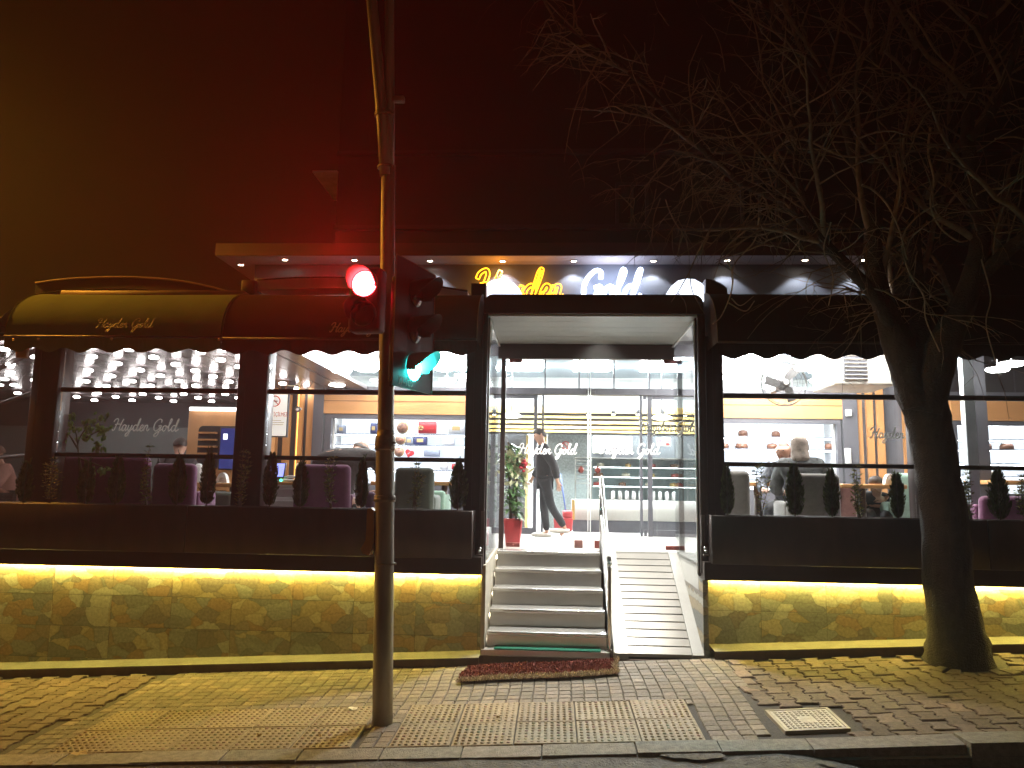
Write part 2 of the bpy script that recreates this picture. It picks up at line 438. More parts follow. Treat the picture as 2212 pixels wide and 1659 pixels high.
# kerb stones: dropped and worn at the crossing, raised on the right
ks = MB(); x = -9.0
while x < 9:
    L = rng.uniform(.5, .62) if x < 1.6 else .95; x1 = min(x+L, 9)
    up = x > 1.7
    hh = .012 if not up else .03
    y0, y1 = (5.24, YK-.004) if not up else (5.2, YK-.004)
    r0 = rng.uniform(-.006, .006)
    c = tone(.8, 1.2)
    zt = lambda xx: gz(xx, YK)+hh+r0-(.010 if not up and xx < 1.7 else 0)
    fz = -.014 if not up else .0
    if up and x < 2.0: c = tone(1.3, 1.4)
    v = [(x+.005, y0, zt(x)-.2), (x1-.005, y0, zt(x1)-.2), (x1-.005, y1, zt(x1)-.2), (x+.005, y1, zt(x)-.2),
         (x+.005, y0+.012, zt(x)+fz), (x1-.005, y0+.012, zt(x1)+fz), (x1-.005, y1, zt(x1)), (x+.005, y1, zt(x))]
    ks.add(v, [(4, 5, 6, 7), (0, 1, 5, 4), (1, 2, 6, 5), (2, 3, 7, 6), (3, 0, 4, 7)], c)
    x = x1
tag(ks.build('kerb', kerbm, weld=False), kind='structure')

# manhole cover
m_h = thing('utility_cover', 'pale square utility cover with raised grip studs sunk in the pavement', 'manhole cover', (mh[0]+mh[2])/2)
c0 = MB(); fr = MB(); cen = (mh[0]+mh[1]+mh[2]+mh[3])/4
def quadpt(u, v, dz): 
    a = mh[0].lerp(mh[1], u); b = mh[3].lerp(mh[2], u); q = a.lerp(b, v); return Vector((q.x, q.y, gz(q.x, q.y)+dz))
def qbox(mb, u0, u1, v0, v1, z0, z1):
    mb.prism([quadpt(u0, v0, z0), quadpt(u1, v0, z0), quadpt(u1, v1, z0), quadpt(u0, v1, z0)], (0, 0, z1-z0))
covm = mat('cover_composite', (.36, .32, .26), .6, var=.2, scale=20, bump=.3)
qbox(c0, .05, .95, .05, .95, -.02, .008)
for i in range(11):
    for k in range(9):
        u, v = .12+i*.076, .14+k*.09
        if .38 < u < .62 and .35 < v < .65: continue
        qbox(c0, u-.02, u+.02, v-.028, v+.028, .006, .0135)
c0.build('cover_plate', covm, m_h)
qbox(fr, 0, 1, 0, .05, -.03, .012); qbox(fr, 0, 1, .95, 1, -.03, .012); qbox(fr, 0, .05, .05, .95, -.03, .012); qbox(fr, .95, 1, .05, .95, -.03, .012)
fr.build('cover_frame', mat('cover_frame_steel', (.25, .22, .18), .6, .3), m_h)

# ---------------------------------------------------------------- stone-clad plinth wall with the lit strip
stone = bpy.data.materials.new('stone_cladding'); stone.use_nodes = True; t = stone.node_tree; b = t.nodes['Principled BSDF']
tc = t.nodes.new('ShaderNodeTexCoord'); at = t.nodes.new('ShaderNodeAttribute'); at.attribute_name = 'shade'
sc_ = t.nodes.new('ShaderNodeVectorMath'); sc_.operation = 'MULTIPLY_ADD'; sc_.inputs[1].default_value = (9.0, 0, 9.0)
t.links.new(at.outputs['Vector'], sc_.inputs[0]); t.links.new(tc.outputs['Object'], sc_.inputs[2])
nz = t.nodes.new('ShaderNodeTexNoise'); nz.inputs['Scale'].default_value = 9; nz.inputs['Detail'].default_value = 3
t.links.new(sc_.outputs[0], nz.inputs['Vector'])
wp = t.nodes.new('ShaderNodeVectorMath'); wp.operation = 'MULTIPLY_ADD'; wp.inputs[1].default_value = (.11, 0, .09)
t.links.new(nz.outputs['Color'], wp.inputs[0]); t.links.new(sc_.outputs[0], wp.inputs[2])
mp = t.nodes.new('ShaderNodeMapping'); mp.inputs['Scale'].default_value = (5.0, .001, 8.0); t.links.new(wp.outputs[0], mp.inputs[0])
vo = t.nodes.new('ShaderNodeTexVoronoi'); vo.inputs['Scale'].default_value = 1; vo.inputs['Randomness'].default_value = 1; t.links.new(mp.outputs[0], vo.inputs['Vector'])
ve = t.nodes.new('ShaderNodeTexVoronoi'); ve.feature = 'DISTANCE_TO_EDGE'; ve.inputs['Scale'].default_value = 1; t.links.new(mp.outputs[0], ve.inputs['Vector'])
sr = t.nodes.new('ShaderNodeSeparateColor'); t.links.new(vo.outputs['Color'], sr.inputs[0])
rp = t.nodes.new('ShaderNodeValToRGB'); rp.color_ramp.interpolation = 'CONSTANT'; t.links.new(sr.outputs[0], rp.inputs[0])
cols = [(.22, .19, .16), (.35, .28, .18), (.42, .40, .34), (.21, .21, .19), (.35, .24, .15), (.28, .28, .25), (.44, .37, .25), (.29, .24, .18)]
el = rp.color_ramp.elements; el[0].color = (*cols[0], 1); el[1].position = 1/8; el[1].color = (*cols[1], 1)
for i in range(2, 8): q = el.new(i/8); q.color = (*cols[i], 1)
n3 = t.nodes.new('ShaderNodeTexNoise'); n3.inputs['Scale'].default_value = 38; n3.inputs['Detail'].default_value = 6; t.links.new(sc_.outputs[0], n3.inputs['Vector'])
mx = t.nodes.new('ShaderNodeMix'); mx.data_type = 'RGBA'; mx.blend_type = 'OVERLAY'; mx.inputs['Factor'].default_value = .55
t.links.new(rp.outputs[0], mx.inputs['A']); t.links.new(n3.outputs[0], mx.inputs['B'])
er = t.nodes.new('ShaderNodeMapRange'); er.inputs[1].default_value = 0; er.inputs[2].default_value = .06; er.inputs[3].default_value = .75; er.inputs[4].default_value = 1; t.links.new(ve.outputs['Distance'], er.inputs[0])
m2 = t.nodes.new('ShaderNodeMix'); m2.data_type = 'RGBA'; m2.blend_type = 'MULTIPLY'; m2.inputs['Factor'].default_value = 1
t.links.new(mx.outputs['Result'], m2.inputs['A']); t.links.new(er.outputs[0], m2.inputs['B']); t.links.new(m2.outputs['Result'], b.inputs['Base Color'])
b.inputs['Roughness'].default_value = .6
bp = t.nodes.new('ShaderNodeBump'); bp.inputs['Strength'].default_value = .25; bp.inputs['Distance'].default_value = .01; t.links.new(n3.outputs[0], bp.inputs['Height']); t.links.new(bp.outputs[0], b.inputs['Normal'])
grout = mat('grout', (.10, .09, .075), .9)
ledgem = mat('ledge_concrete', (.11, .10, .08), .8, var=.2, scale=12, bump=.3)
ledge_side = mat('ledge_paint', (.09, .05, .035), .7, var=.2, scale=12)
ZP = .83
def plinth(label, x0, x1, edge_from):
    w = thing('plinth_wall', label, 'wall', ((x0+x1)/2, 7.8, 0))
    q = MB(); q.prism([(x0, 7.81, -1.0), (x1, 7.81, -1.0), (x1, 7.81, ZP-.005), (x0, 7.81, ZP-.005)], (0, .18, 0)); q.build('backing', grout, w)
    q = MB(); r = random.Random(5); xx = edge_from
    tiles = []
    while xx > x0: xx -= .625
    while xx < x1:
        zz = ZP
        while zz > gz(xx, 7.8)-.1:
            a, b_, c, d = max(xx, x0)+.0025, min(xx+.625, x1)-.0025, zz-.31+.0025, zz-.0025
            sd = (r.randrange(3)*.31+.1, 0, r.randrange(3)*.27+.05)
            if b_-a > .02: q.box(a, b_, 7.80, 7.812, c, d, sd)
            zz -= .31
        xx += .625
    q.build('stone_tiles', stone, w, weld=False)
    # kerb ledge along its foot, following the slope of the street
    q = MB(); s2 = MB(); n = 14
    for i in range(n):
        a, b_ = x0+(x1-x0)*i/n, x0+(x1-x0)*(i+1)/n
        za, zb = gz(a, 7.5)+.075, gz(b_, 7.5)+.075
        q.add([(a, 7.50, za-.012), (b_, 7.50, zb-.012), (b_, 7.50, zb), (a, 7.50, za), (b_, 7.80, zb+.006), (a, 7.80, za+.006)], [(0, 1, 2, 3), (3, 2, 4, 5)])
        s2.add([(a, 7.512, za-.25), (b_, 7.512, zb-.25), (b_, 7.512, zb-.012), (a, 7.512, za-.012)], [(0, 1, 2, 3)])
    q.build('ledge', ledgem, w); s2.build('ledge_face', ledge_side, w)
    return w
XL, XR = -.70, 1.44
plinth('stone clad wall under the planters, on the side of the traffic light pole', -12, XL, -3.87)
plinth('stone clad wall under the planters, behind the bare tree trunk', XR+.07, 9.5, 2.02)
ledm = mat('led_yellow', (.9, .8, .3), .5, em=(1, .80, .16), es=250)
dark = mat('dark_cladding', (.030, .018, .014), .45, var=.2, scale=3, spec=.35)
dark2 = mat('dark_frame', (.026, .014, .012), .4, var=.15, scale=5, spec=.4)
for lb, a, b_ in (('glowing yellow LED strip along the top of the long plinth wall', -12, XL-.02), ('glowing yellow LED strip on the plinth behind the tree', XR+.1, 9.5)):
    q = MB(); q.box(a, b_, 7.772, 7.794, ZP-.018, ZP-.006); tag(q.build('led_strip', ledm, loc=((a+b_)/2, 7.75, ZP)), lb, 'light strip')

# ---------------------------------------------------------------- terrace deck, planters
ZT, ZF = 1.445, .955
tile = mat('terrace_floor_tile', (.62, .60, .56), .25, var=.08, scale=2)
q = MB(); q.box(-12, XL, 7.9, 16, .70, ZF); q.box(XR, 10, 7.9, 16, .70, ZF); q.box(XL, XR, 9.22, 16, .70, ZF)
tag(q.build('terrace_floor', tile), kind='structure')
def fascia(lb, a, b_):
    q = MB(); q.box(a, b_, 7.58, 7.9, ZP, 1.0); tag(q.build('deck_edge', dark, loc=((a+b_)/2, 7.6, ZP)), lb, 'fascia')
fascia('dark deck edge under the long row of planters', -12, XL)
fascia('dark deck edge under the planters behind the tree', XR, 9.5)
soil = mat('soil', (.035, .025, .018), .95, bump=.6, scale=20)
planter_m = mat('planter_metal', (.034, .020, .015), .42, var=.3, scale=5, spec=.4, stretch=(1.2, 1, .5))
def planter(lb, a, b_):
    t_ = thing('planter_box', lb, 'planter', ((a+b_)/2, 7.7, 1.0), 'planter boxes along the terrace')
    q = MB(); q.rbox(a+.003, b_-.003, 7.50, 7.53, .99, ZT, .006, 1); q.rbox(a+.003, b_-.003, 7.84, 7.87, .99, ZT, .006, 1)
    q.rbox(a+.003, a+.03, 7.53, 7.84, .99, ZT-.001, .004, 1); q.rbox(b_-.03, b_-.003, 7.53, 7.84, .99, ZT-.001, .004, 1); q.box(a+.03, b_-.03, 7.53, 7.84, .985, .995)
    q.build('box', planter_m, t_, weld=False)
    q = MB(); q.box(a+.03, b_-.03, 7.53, 7.84, 1.2, 1.40); q.build('soil', soil, t_)
xs_ = [-10.5, -6.5, X(400, 1150, 7.5), X(1020, 1150, 7.5)]
planter('dark planter box farthest to the left, cut by the frame', xs_[0], xs_[1])
planter('dark planter box below the purple sofa', xs_[1], xs_[2])
planter('dark planter box behind the traffic light pole', xs_[2], xs_[3])
xr_ = [X(1537, 1150, 7.5), 4.05, 8.5]
planter('dark planter box between the entrance ramp and the tree trunk', xr_[0], xr_[1])
planter('dark planter box behind and beyond the tree trunk', xr_[1], xr_[2])
steel = mat('stainless_steel', (.62, .60, .57), .25, 1.0, var=.08, scale=4)
for lb, px in (('small steel bracket at the planter end left of the stairs', 1036), ('small steel bracket at the planter end right of the ramp', 1524)):
    p = W(px, 1190, 7.6); br = thing('planter_bracket', lb, 'bracket', p)
    q = MB(); q.ball((p.x, p.y, p.z+.02), .018); q.tube([(p.x, 7.52, p.z), (p.x, 7.62, p.z)], .012); q.build('bolt', steel, br)
    q = MB(); q.box(p.x-.03, p.x+.03, 7.53, 7.57, p.z-.04, p.z-.025); q.build('plate', steel, br)
    q = MB(); q.box(p.x-.045 if px > 1200 else p.x+.01, p.x-.01 if px > 1200 else p.x+.045, 7.56, 7.58, p.z+.05, ZT); q.build('side_plate', mat('grey_plate', (.12, .10, .09), .4, .5), br)

# ---------------------------------------------------------------- shrubs in the planters
def leaf_blades(mb, base, d, L, w, up=None):
    d = d.normalized(); s_ = d.cross(Vector((0, 0, 1)))
    if s_.length < .01: s_ = Vector((1, 0, 0))
    s_.normalize(); a = base; m_ = base+d*L*.5; t_ = base+d*L
    nrm = s_.cross(d)*.15*L
    mb.add([a, m_+s_*w+nrm*0, t_, m_-s_*w, m_+nrm], [(0, 1, 4), (1, 2, 4), (2, 3, 4), (3, 0, 4)])
conm = shade_mat('conifer_foliage', (.075, .10, .04), .8, 0, 12, .4, .2)
eum = shade_mat('variegated_foliage', (.13, .13, .035), .55, 0, 20, .4, .4)
stemm = mat('shrub_stem', (.10, .07, .045), .9)
def shrub_mesh(kind, h, w, sd):
    r = random.Random(sd); mb = MB(); st = MB()
    nb = 3 if kind == 'conifer' else r.choice((2, 3, 4))
    if kind == 'conifer':
        st.tube([(0, 0, 0), (0, 0, h*.25), (r.uniform(-.01, .01), 0, h*.95)], [.009, .007, .002], 5)
        for i in range(int(2100*h/.45)):
            t_ = r.random()**.85*.97+.01; prof = 2.05*t_**.42*(1-t_)**.75*.95
            a = r.uniform(0, 6.283); rr = w*.5*prof*r.uniform(.02, 1.1)*(.9+.3*noise.noise(Vector((a*1.3, t_*5, sd))))
            p = Vector((rr*math.cos(a), rr*math.sin(a), h*(.08+.86*t_)))
            d = Vector((math.cos(a)*.5, math.sin(a)*.5, 1.0+r.uniform(-.2, .5)))
            tn = r.uniform(.55, 1.25); mb_col = (tn*1.05, tn, tn*.9)
            L = r.uniform(.02, .05); wv = L*.13; d.normalize(); s_ = d.cross(Vector((math.sin(a), -math.cos(a), .3))).normalized()
            mb.add([p, p+d*L*.5+s_*wv, p+d*L, p+d*L*.5-s_*wv], [(0, 1, 2, 3)], mb_col)
        for k in range(26):
            a = r.uniform(0, 6.283); z = h*r.uniform(.3, .95); rr = w*.5*r.uniform(.3, .8)*(1.1-z/h)
            p = Vector((rr*math.cos(a), rr*math.sin(a), z)); 
            for u in range(6):
                d = Vector((math.cos(a)*.35+r.uniform(-.2, .2), math.sin(a)*.35+r.uniform(-.2, .2), 1)).normalized(); q_ = p+d*u*.012
                s_ = d.cross(Vector((r.uniform(-1, 1), r.uniform(-1, 1), 0))).normalized(); tn = r.uniform(.7, 1.3)
                mb.add([q_, q_+d*.014+s_*.006, q_+d*.032, q_+d*.014-s_*.004], [(0, 1, 2, 3)], (tn, tn, tn))
    else:
        for k in range(nb+1):
            a = r.uniform(0, 6.283); top = h*r.uniform(.62, 1) if k else h; rx = w*.32*r.uniform(.3, 1) if k else .01
            pts = catmull([(0+.01*k, 0, 0), (rx*.4*math.cos(a), rx*.4*math.sin(a), top*.35), (rx*math.cos(a), rx*math.sin(a), top*.7), (rx*.9*math.cos(a)+.01, rx*.9*math.sin(a), top)], 4)
            st.tube(pts, [.006*(1-.7*i/len(pts)) for i in range(len(pts))], 4)
            for i in range(int(70*top/.5)):
                t_ = r.uniform(.16, 1); p = pts[min(len(pts)-1, int(t_*(len(pts)-1)))]
                b_ = r.uniform(0, 6.283); off = r.uniform(0, .05)*(1.1-t_*.6)
                d = Vector((math.cos(b_), math.sin(b_), r.uniform(.1, .9))).normalized(); p = p+d*off
                L = r.uniform(.024, .042); s_ = d.cross(Vector((0, 0, 1))).normalized(); n_ = s_.cross(d); tn = r.uniform(.6, 1.5)
                edge = (tn*1.5, tn*1.25, tn*.8) if r.random() < .4 else (tn*.8, tn, tn*.8)
                mb.add([p, p+d*L*.45+s_*L*.28+n_*.004, p+d*L, p+d*L*.45-s_*L*.28+n_*.004, p+d*L*.45-n_*.002], [(0, 1, 4), (1, 2, 4), (2, 3, 4), (3, 0, 4)], edge)
    return mb, st
def shrub(kind, px, ytop, w, label, sd, Y=7.69):
    b_ = W(px, 1090, Y); zt = Z(px, ytop, Y); z0 = 1.40; h = zt-z0
    nm = 'conifer_shrub' if kind == 'conifer' else 'leafy_shrub'
    t_ = thing(nm, label, 'shrub', (b_.x, Y, z0), 'dwarf conifers in the planters' if kind == 'conifer' else 'variegated leafy shrubs in the planters')
    mb, st = shrub_mesh(kind, h, w*(.84 if kind == 'conifer' else 1.05)*Y/F*(1+.12*math.sin(sd*2.3)), sd)
    for m_ in (mb, st): m_.v = [(x+b_.x, y+Y, z+z0) for x, y, z in m_.v]
    mb.build('foliage', conm if kind == 'conifer' else eum, t_, weld=False); st.build('stem', stemm, t_)
SH = [('conifer', 50, 995, 44, 'small conifer against the corner column at the left edge'), ('leafy', 105, 984, 46, 'bushy yellow-green shrub just right of the corner column'),
 ('conifer', 183, 996, 40, 'dark conifer in front of the thin ficus trunk'), ('conifer', 249, 984, 50, 'plump conifer before the middle of the purple sofa'),
 ('leafy', 314, 956, 52, 'tallest leafy shrub, reaching above the lower rail by the sofa'), ('conifer', 381, 980, 44, 'slim conifer in front of the right end of the purple sofa'),
 ('conifer', 446, 974, 46, 'dark conifer in front of the green tub chair'), ('leafy', 515, 968, 48, 'leafy shrub in front of the wide dark column left of the pole'),
 ('conifer', 582, 973, 40, 'conifer in front of the till screen'), ('conifer', 648, 996, 44, 'ragged conifer at the edge of the white drawers'),
 ('leafy', 714, 982, 52, 'olive leafy shrub in front of the purple armchair'), ('conifer', 780, 990, 38, 'slim dark conifer just left of the traffic light pole'),
 ('leafy', 893, 988, 66, 'wide leafy shrub in front of the dark green armchair'), ('conifer', 989, 994, 46, 'conifer at the planter end left of the stairs'),
 ('conifer', 1571, 1004, 38, 'conifer at the planter end right of the ramp'), ('leafy', 1643, 996, 58, 'leafy shrub with orange tinted leaves right of the entrance'),
 ('conifer', 1717, 1000, 48, 'thick conifer before the wide grey armchair'), ('conifer', 1797, 1010, 42, 'conifer at the right side of the wide grey armchair'),
 ('leafy', 1853, 1000, 36, 'sparse thin leafy shrub in front of the wooden table'), ('conifer', 1939, 1018, 34, 'narrow conifer just left of the tree trunk'),
 ('leafy', 2094, 1008, 44, 'leafy shrub just right of the tree trunk'), ('conifer', 2159, 1012, 44, 'conifer right of the tree trunk in front of the purple chair'),
 ('leafy', 2210, 1022, 30, 'leafy shrub cut by the right edge of the picture')]
for i, (k, px, yt, w, lb) in enumerate(SH): shrub(k, px, yt, w, lb, 40+i)

# ================================================================ glazed terrace
glass = glass_mat('clear_glass', (.97, .98, .98), .04)
vinyl = mat('white_vinyl', (.85, .85, .82), .5, em=(1, .97, .9), es=.12)
ZU, ZL, ZC = 2.655, 1.950, 3.2
YG = 8.0
def column(lb, a, b_, y0=7.92, y1=8.16, z0=1.0, z1=3.25, cat='column'):
    q = MB(); q.rbox(a, b_, y0, y1, z0, z1, .008, 1); q.box(a+.08, a+.085, y0-.004, y0+.01, z0, z1)
    return tag(q.build('column', dark2, loc=((a+b_)/2, YG, z0), weld=False), lb, cat, 'columns of the glazed terrace')
def xr(p0, p1, y=800, Y=7.92): return X(p0, y, Y), X(p1, y, Y)
CA = xr(70, 128); CB = xr(515, 578); CC = xr(1010, 1046); CD = xr(1517, 1556); CE = xr(1972, 2034)
column('dark corner column of the terrace near the left edge', *CA)
column('wide dark column between the two left hand windows', *CB)
column('dark column beside the left of the entrance', *CC, y0=7.80)
column('dark column beside the right of the entrance', *CD, y0=7.80)
column('dark column hidden behind the tree trunk', *CE)
column('dark column beyond the right edge window', 6.6, 6.9)
def window(lb, a, b_, text=None):
    w = thing('terrace_window', lb, 'window', ((a+b_)/2, YG, 1.0), 'glazed bays of the terrace')
    for nm, z, h in (('upper_rail', ZU, .05), ('lower_rail', ZL, .045), ('head_rail', 3.15, .07), ('bottom_rail', 1.03, .05)):
        q = MB(); q.rbox(a, b_, YG-.03, YG+.03, z-h/2, z+h/2, .006, 1); q.build(nm, dark2, w)
    for z0, z1 in ((1.055, ZL-.0225), (ZL+.0225, ZU-.025), (ZU+.025, 3.115)):
        q = MB(); q.box(a+.002, b_-.002, YG-.004, YG+.004, z0, z1); q.build('glass_pane', glass, w)
    if text:
        px0, px1, py, keys = text
        p = W(px0, py, YG-.008); p1 = W(px1, py, YG-.008)
        script_text('script_lettering', p, (1, 0, 0), (0, 0, 1), p1.x-p.x, .0065, vinyl, w, keys, flat=.15)
    return w
window('window with white script lettering in front of the purple sofa', CA[1], CB[0], (243, 385, 930, 'HaydenGolD'))
window('window with script lettering between the wide column and the entrance', CB[1], CC[0], (1381, 1512, 932, 'HaydenGolD'))
window('window between the entrance and the tree with faint script lettering', CD[1], CE[0], (1880, 2014, 946, 'HaydenGolD'))
window('window right of the tree trunk, cut by the right edge', CE[1], 6.6)
# angled return of the terrace at the far left
ang = thing('terrace_return_window', 'angled side glazing of the terrace at the left edge of the picture', 'window', (CA[0], 8.05, 1.0))
dv = Vector((-.72, .69, 0)); 
for nm, z, h in (('upper_rail', ZU, .05), ('lower_rail', ZL, .045), ('head_rail', 3.15, .07)):
    q = MB(); o_ = Vector((CA[0]+.02, 8.05, z)); q.tube([o_, o_+dv*3], h*.55, 4, smooth=False); q.build(nm, dark2, ang)
q = MB(); o_ = Vector((CA[0], 8.05, 1.0)); q.prism([o_, o_+dv*3, o_+dv*3+Vector((0, 0, 2.1)), o_+Vector((0, 0, 2.1))], (.004, .004, 0)); q.build('glass_pane', glass, ang)
# terrace ceilings
ceil1 = mat('slatted_ceiling', (.15, .135, .14), .26, .05, var=.1, scale=3, spec=.6)
ceil_ln = mat('ceiling_joint', (.55, .52, .52), .3, .5)
q = MB()
x = -12.0
while x < -3.3:
    q.box(x+.008, x+.302, 8.05, 15, ZC, ZC+.05); x += .31
cl = thing('slatted_ceiling', 'dark glossy slatted ceiling over the purple sofa, studded with round lamps', 'ceiling', (-6, 10, ZC))
q.build('slats', ceil1, cl, weld=False)
q = MB(); x = -12.0
while x < -3.3: q.box(x-.008, x+.008, 8.05, 15, ZC+.006, ZC+.03); x += .31
q.build('joints', ceil_ln, cl, weld=False)
bulbm = mat('lamp_disc', (1, 1, 1), .5, em=(1, .93, .90), es=30)
holder = mat('lamp_rim', (.5, .5, .5), .3, .8)
proto = None
for i in range(8):
    for k in range(12):
        bx = -4.0-i*.74; by = 8.14+k*.53+(.18, .02, 0, .06, .12, .05, .1, .15)[i]
        if by > 14: continue
        m_ = MB(); m_.lathe((bx, by, ZC-.085), [(.0, 0), (.042, .001), (.055, .012), (.05, .03), (.02, .04), (.0, .04)], 12)
        if proto is None: proto = m_.build('ceiling_lamp', bulbm, cl); p0 = Vector((bx, by, 0))
        else:
            c = proto.copy(); c.location = proto.location+Vector((bx, by, 0))-p0; S.collection.objects.link(c); c.parent = cl
ceil2 = mat('white_ceiling_panel', (.62, .63, .65), .25, var=.08, scale=1.5, spec=.6)
ZC2 = 4.0
def cz(y): return 3.60+(y-8.3)*.40/3.7
def ceilbox(lb, a, b_, y0=8.3, y1=12.0):
    c = thing('terrace_ceiling', lb, 'ceiling', ((a+b_)/2, 10, ZC2)); q = MB(); y = y0
    while y < y1-.05:
        ya, yb = y+.006, min(y+.6, y1)-.006
        q.prism([(a, ya, cz(ya)), (a, yb, cz(yb)), (a, yb, cz(yb)+.04), (a, ya, cz(ya)+.04)], (b_-a, 0, 0)); y += .6
    q.build('panels', ceil2, c, weld=False)
    q = MB(); q.prism([(a, 8.28, 3.2), (b_, 8.28, 3.2), (b_, 8.28, cz(8.3)), (a, 8.28, cz(8.3))], (0, -.03, 0)); q.build('front_panel', ceil2, c); return c
c2 = ceilbox('pale panelled ceiling over the seats between pole and entrance', -3.28, XL)
c3 = ceilbox('pale panelled ceiling over the seats right of the entrance', XR+.05, 10)
q = MB(); q.prism([(-3.30, 8.3, ZC), (-3.30, 12, ZC), (-3.30, 12, cz(12)), (-3.30, 8.3, cz(8.3))], (.015, 0, 0)); q.build('side_panel', ceil2, c2)
panelm = mat('lamp_panel', (1, 1, 1), .5, em=(1, .98, .95), es=29)
tubem = mat('lamp_tube', (1, 1, 1), .5, em=(.93, .97, 1), es=22)
def pend(lb, px, py, Y, rx=.16, es=None, cat='ceiling lamp'):
    p = W(px, py, Y); zc = cz(Y)
    t_ = thing('pendant_lamp', lb, cat, p, 'round lamps under the terrace roof')
    q = MB(); q.lathe((p.x, Y, p.z-.03), [(0, 0), (rx*.8, .002), (rx, .02), (rx, .045), (rx*.5, .06), (0, .062)], 18); q.build('lamp_disc', panelm, t_)
    q = MB(); q.tube([(p.x, Y, p.z+.03), (p.x, Y, zc)], .006, 5); q.build('cord', holder, t_)
for i, (px, py, Y) in enumerate(((738, 800, 9.8), (728, 830, 11.6), (770, 790, 11.3), (793, 797, 9.2), (870, 795, 10.8), (880, 812, 11.8), (960, 796, 10.6), (966, 822, 11.7), (1000, 812, 11.9))):
    pend('%s round lamp glowing above the seats between the wide column and the entrance' % ('first second third fourth fifth sixth seventh eighth ninth'.split()[i]), px, py, Y, .13 if i != 2 else .2)
for i, (px, py, Y) in enumerate(((1585, 795, 10.5), (1580, 815, 11.6), (1650, 800, 9.6), (1740, 795, 10.2), (1770, 822, 11.6), (2155, 798, 10.4), (2185, 786, 9.6))):
    pend('%s round lamp glowing above the seats right of the entrance' % ('first second third fourth fifth sixth seventh'.split()[i]), px, py, Y, .14)
q = MB(); 
rt_ = thing('lit_ceiling_panel', 'large overexposed light panel in the ceiling right of the entrance', 'light panel', (3.3, 9.4, ZC2-.02))
q.prism([(2.3, 9.0, cz(9)-.03), (2.3, 11.4, cz(11.4)-.03), (2.3, 11.4, cz(11.4)-.01), (2.3, 9.0, cz(9)-.01)], (2, 0, 0)); q.build('panel', panelm, rt_)
for lb, a, b_, y0, y1 in (('long bright light strip in the ceiling beside the fan with the ring', -2.6, -2.5, 8.9, 11.8), ('long bright light strip in the ceiling nearest the entrance portal', -1.35, -1.22, 8.7, 11.8)):
    q = MB(); q.prism([(a, y0, cz(y0)-.04), (a, y1, cz(y1)-.04), (a, y1, cz(y1)-.015), (a, y0, cz(y0)-.015)], (b_-a, 0, 0)); tag(q.build('light_strip', panelm, loc=((a+b_)/2, 10, ZC2)), lb, 'light strip')
# flat roof over the terrace
roofm = mat('roof_membrane', (.02, .018, .018), .8)
rf = thing('terrace_roof', 'dark flat roof over the glazed terrace', 'roof', (0, 10, 3.3))
q = MB(); q.box(-12, -3.32, 7.95, 15.2, 3.27, 3.34); q.prism([(-3.32, 8.2, 3.66), (-3.32, 12.0, 4.08), (-3.32, 12.0, 4.12), (-3.32, 8.2, 3.70)], (13.3, 0, 0)); q.build('roof_slab', roofm, rf, weld=False)
q = MB(); q.box(-3.31, XL-.03, 8.14, 8.2, 3.25, 3.70); q.box(XR+.03, 10, 8.14, 8.2, 3.25, 3.70); q.build('upstand', roofm, rf, weld=False)

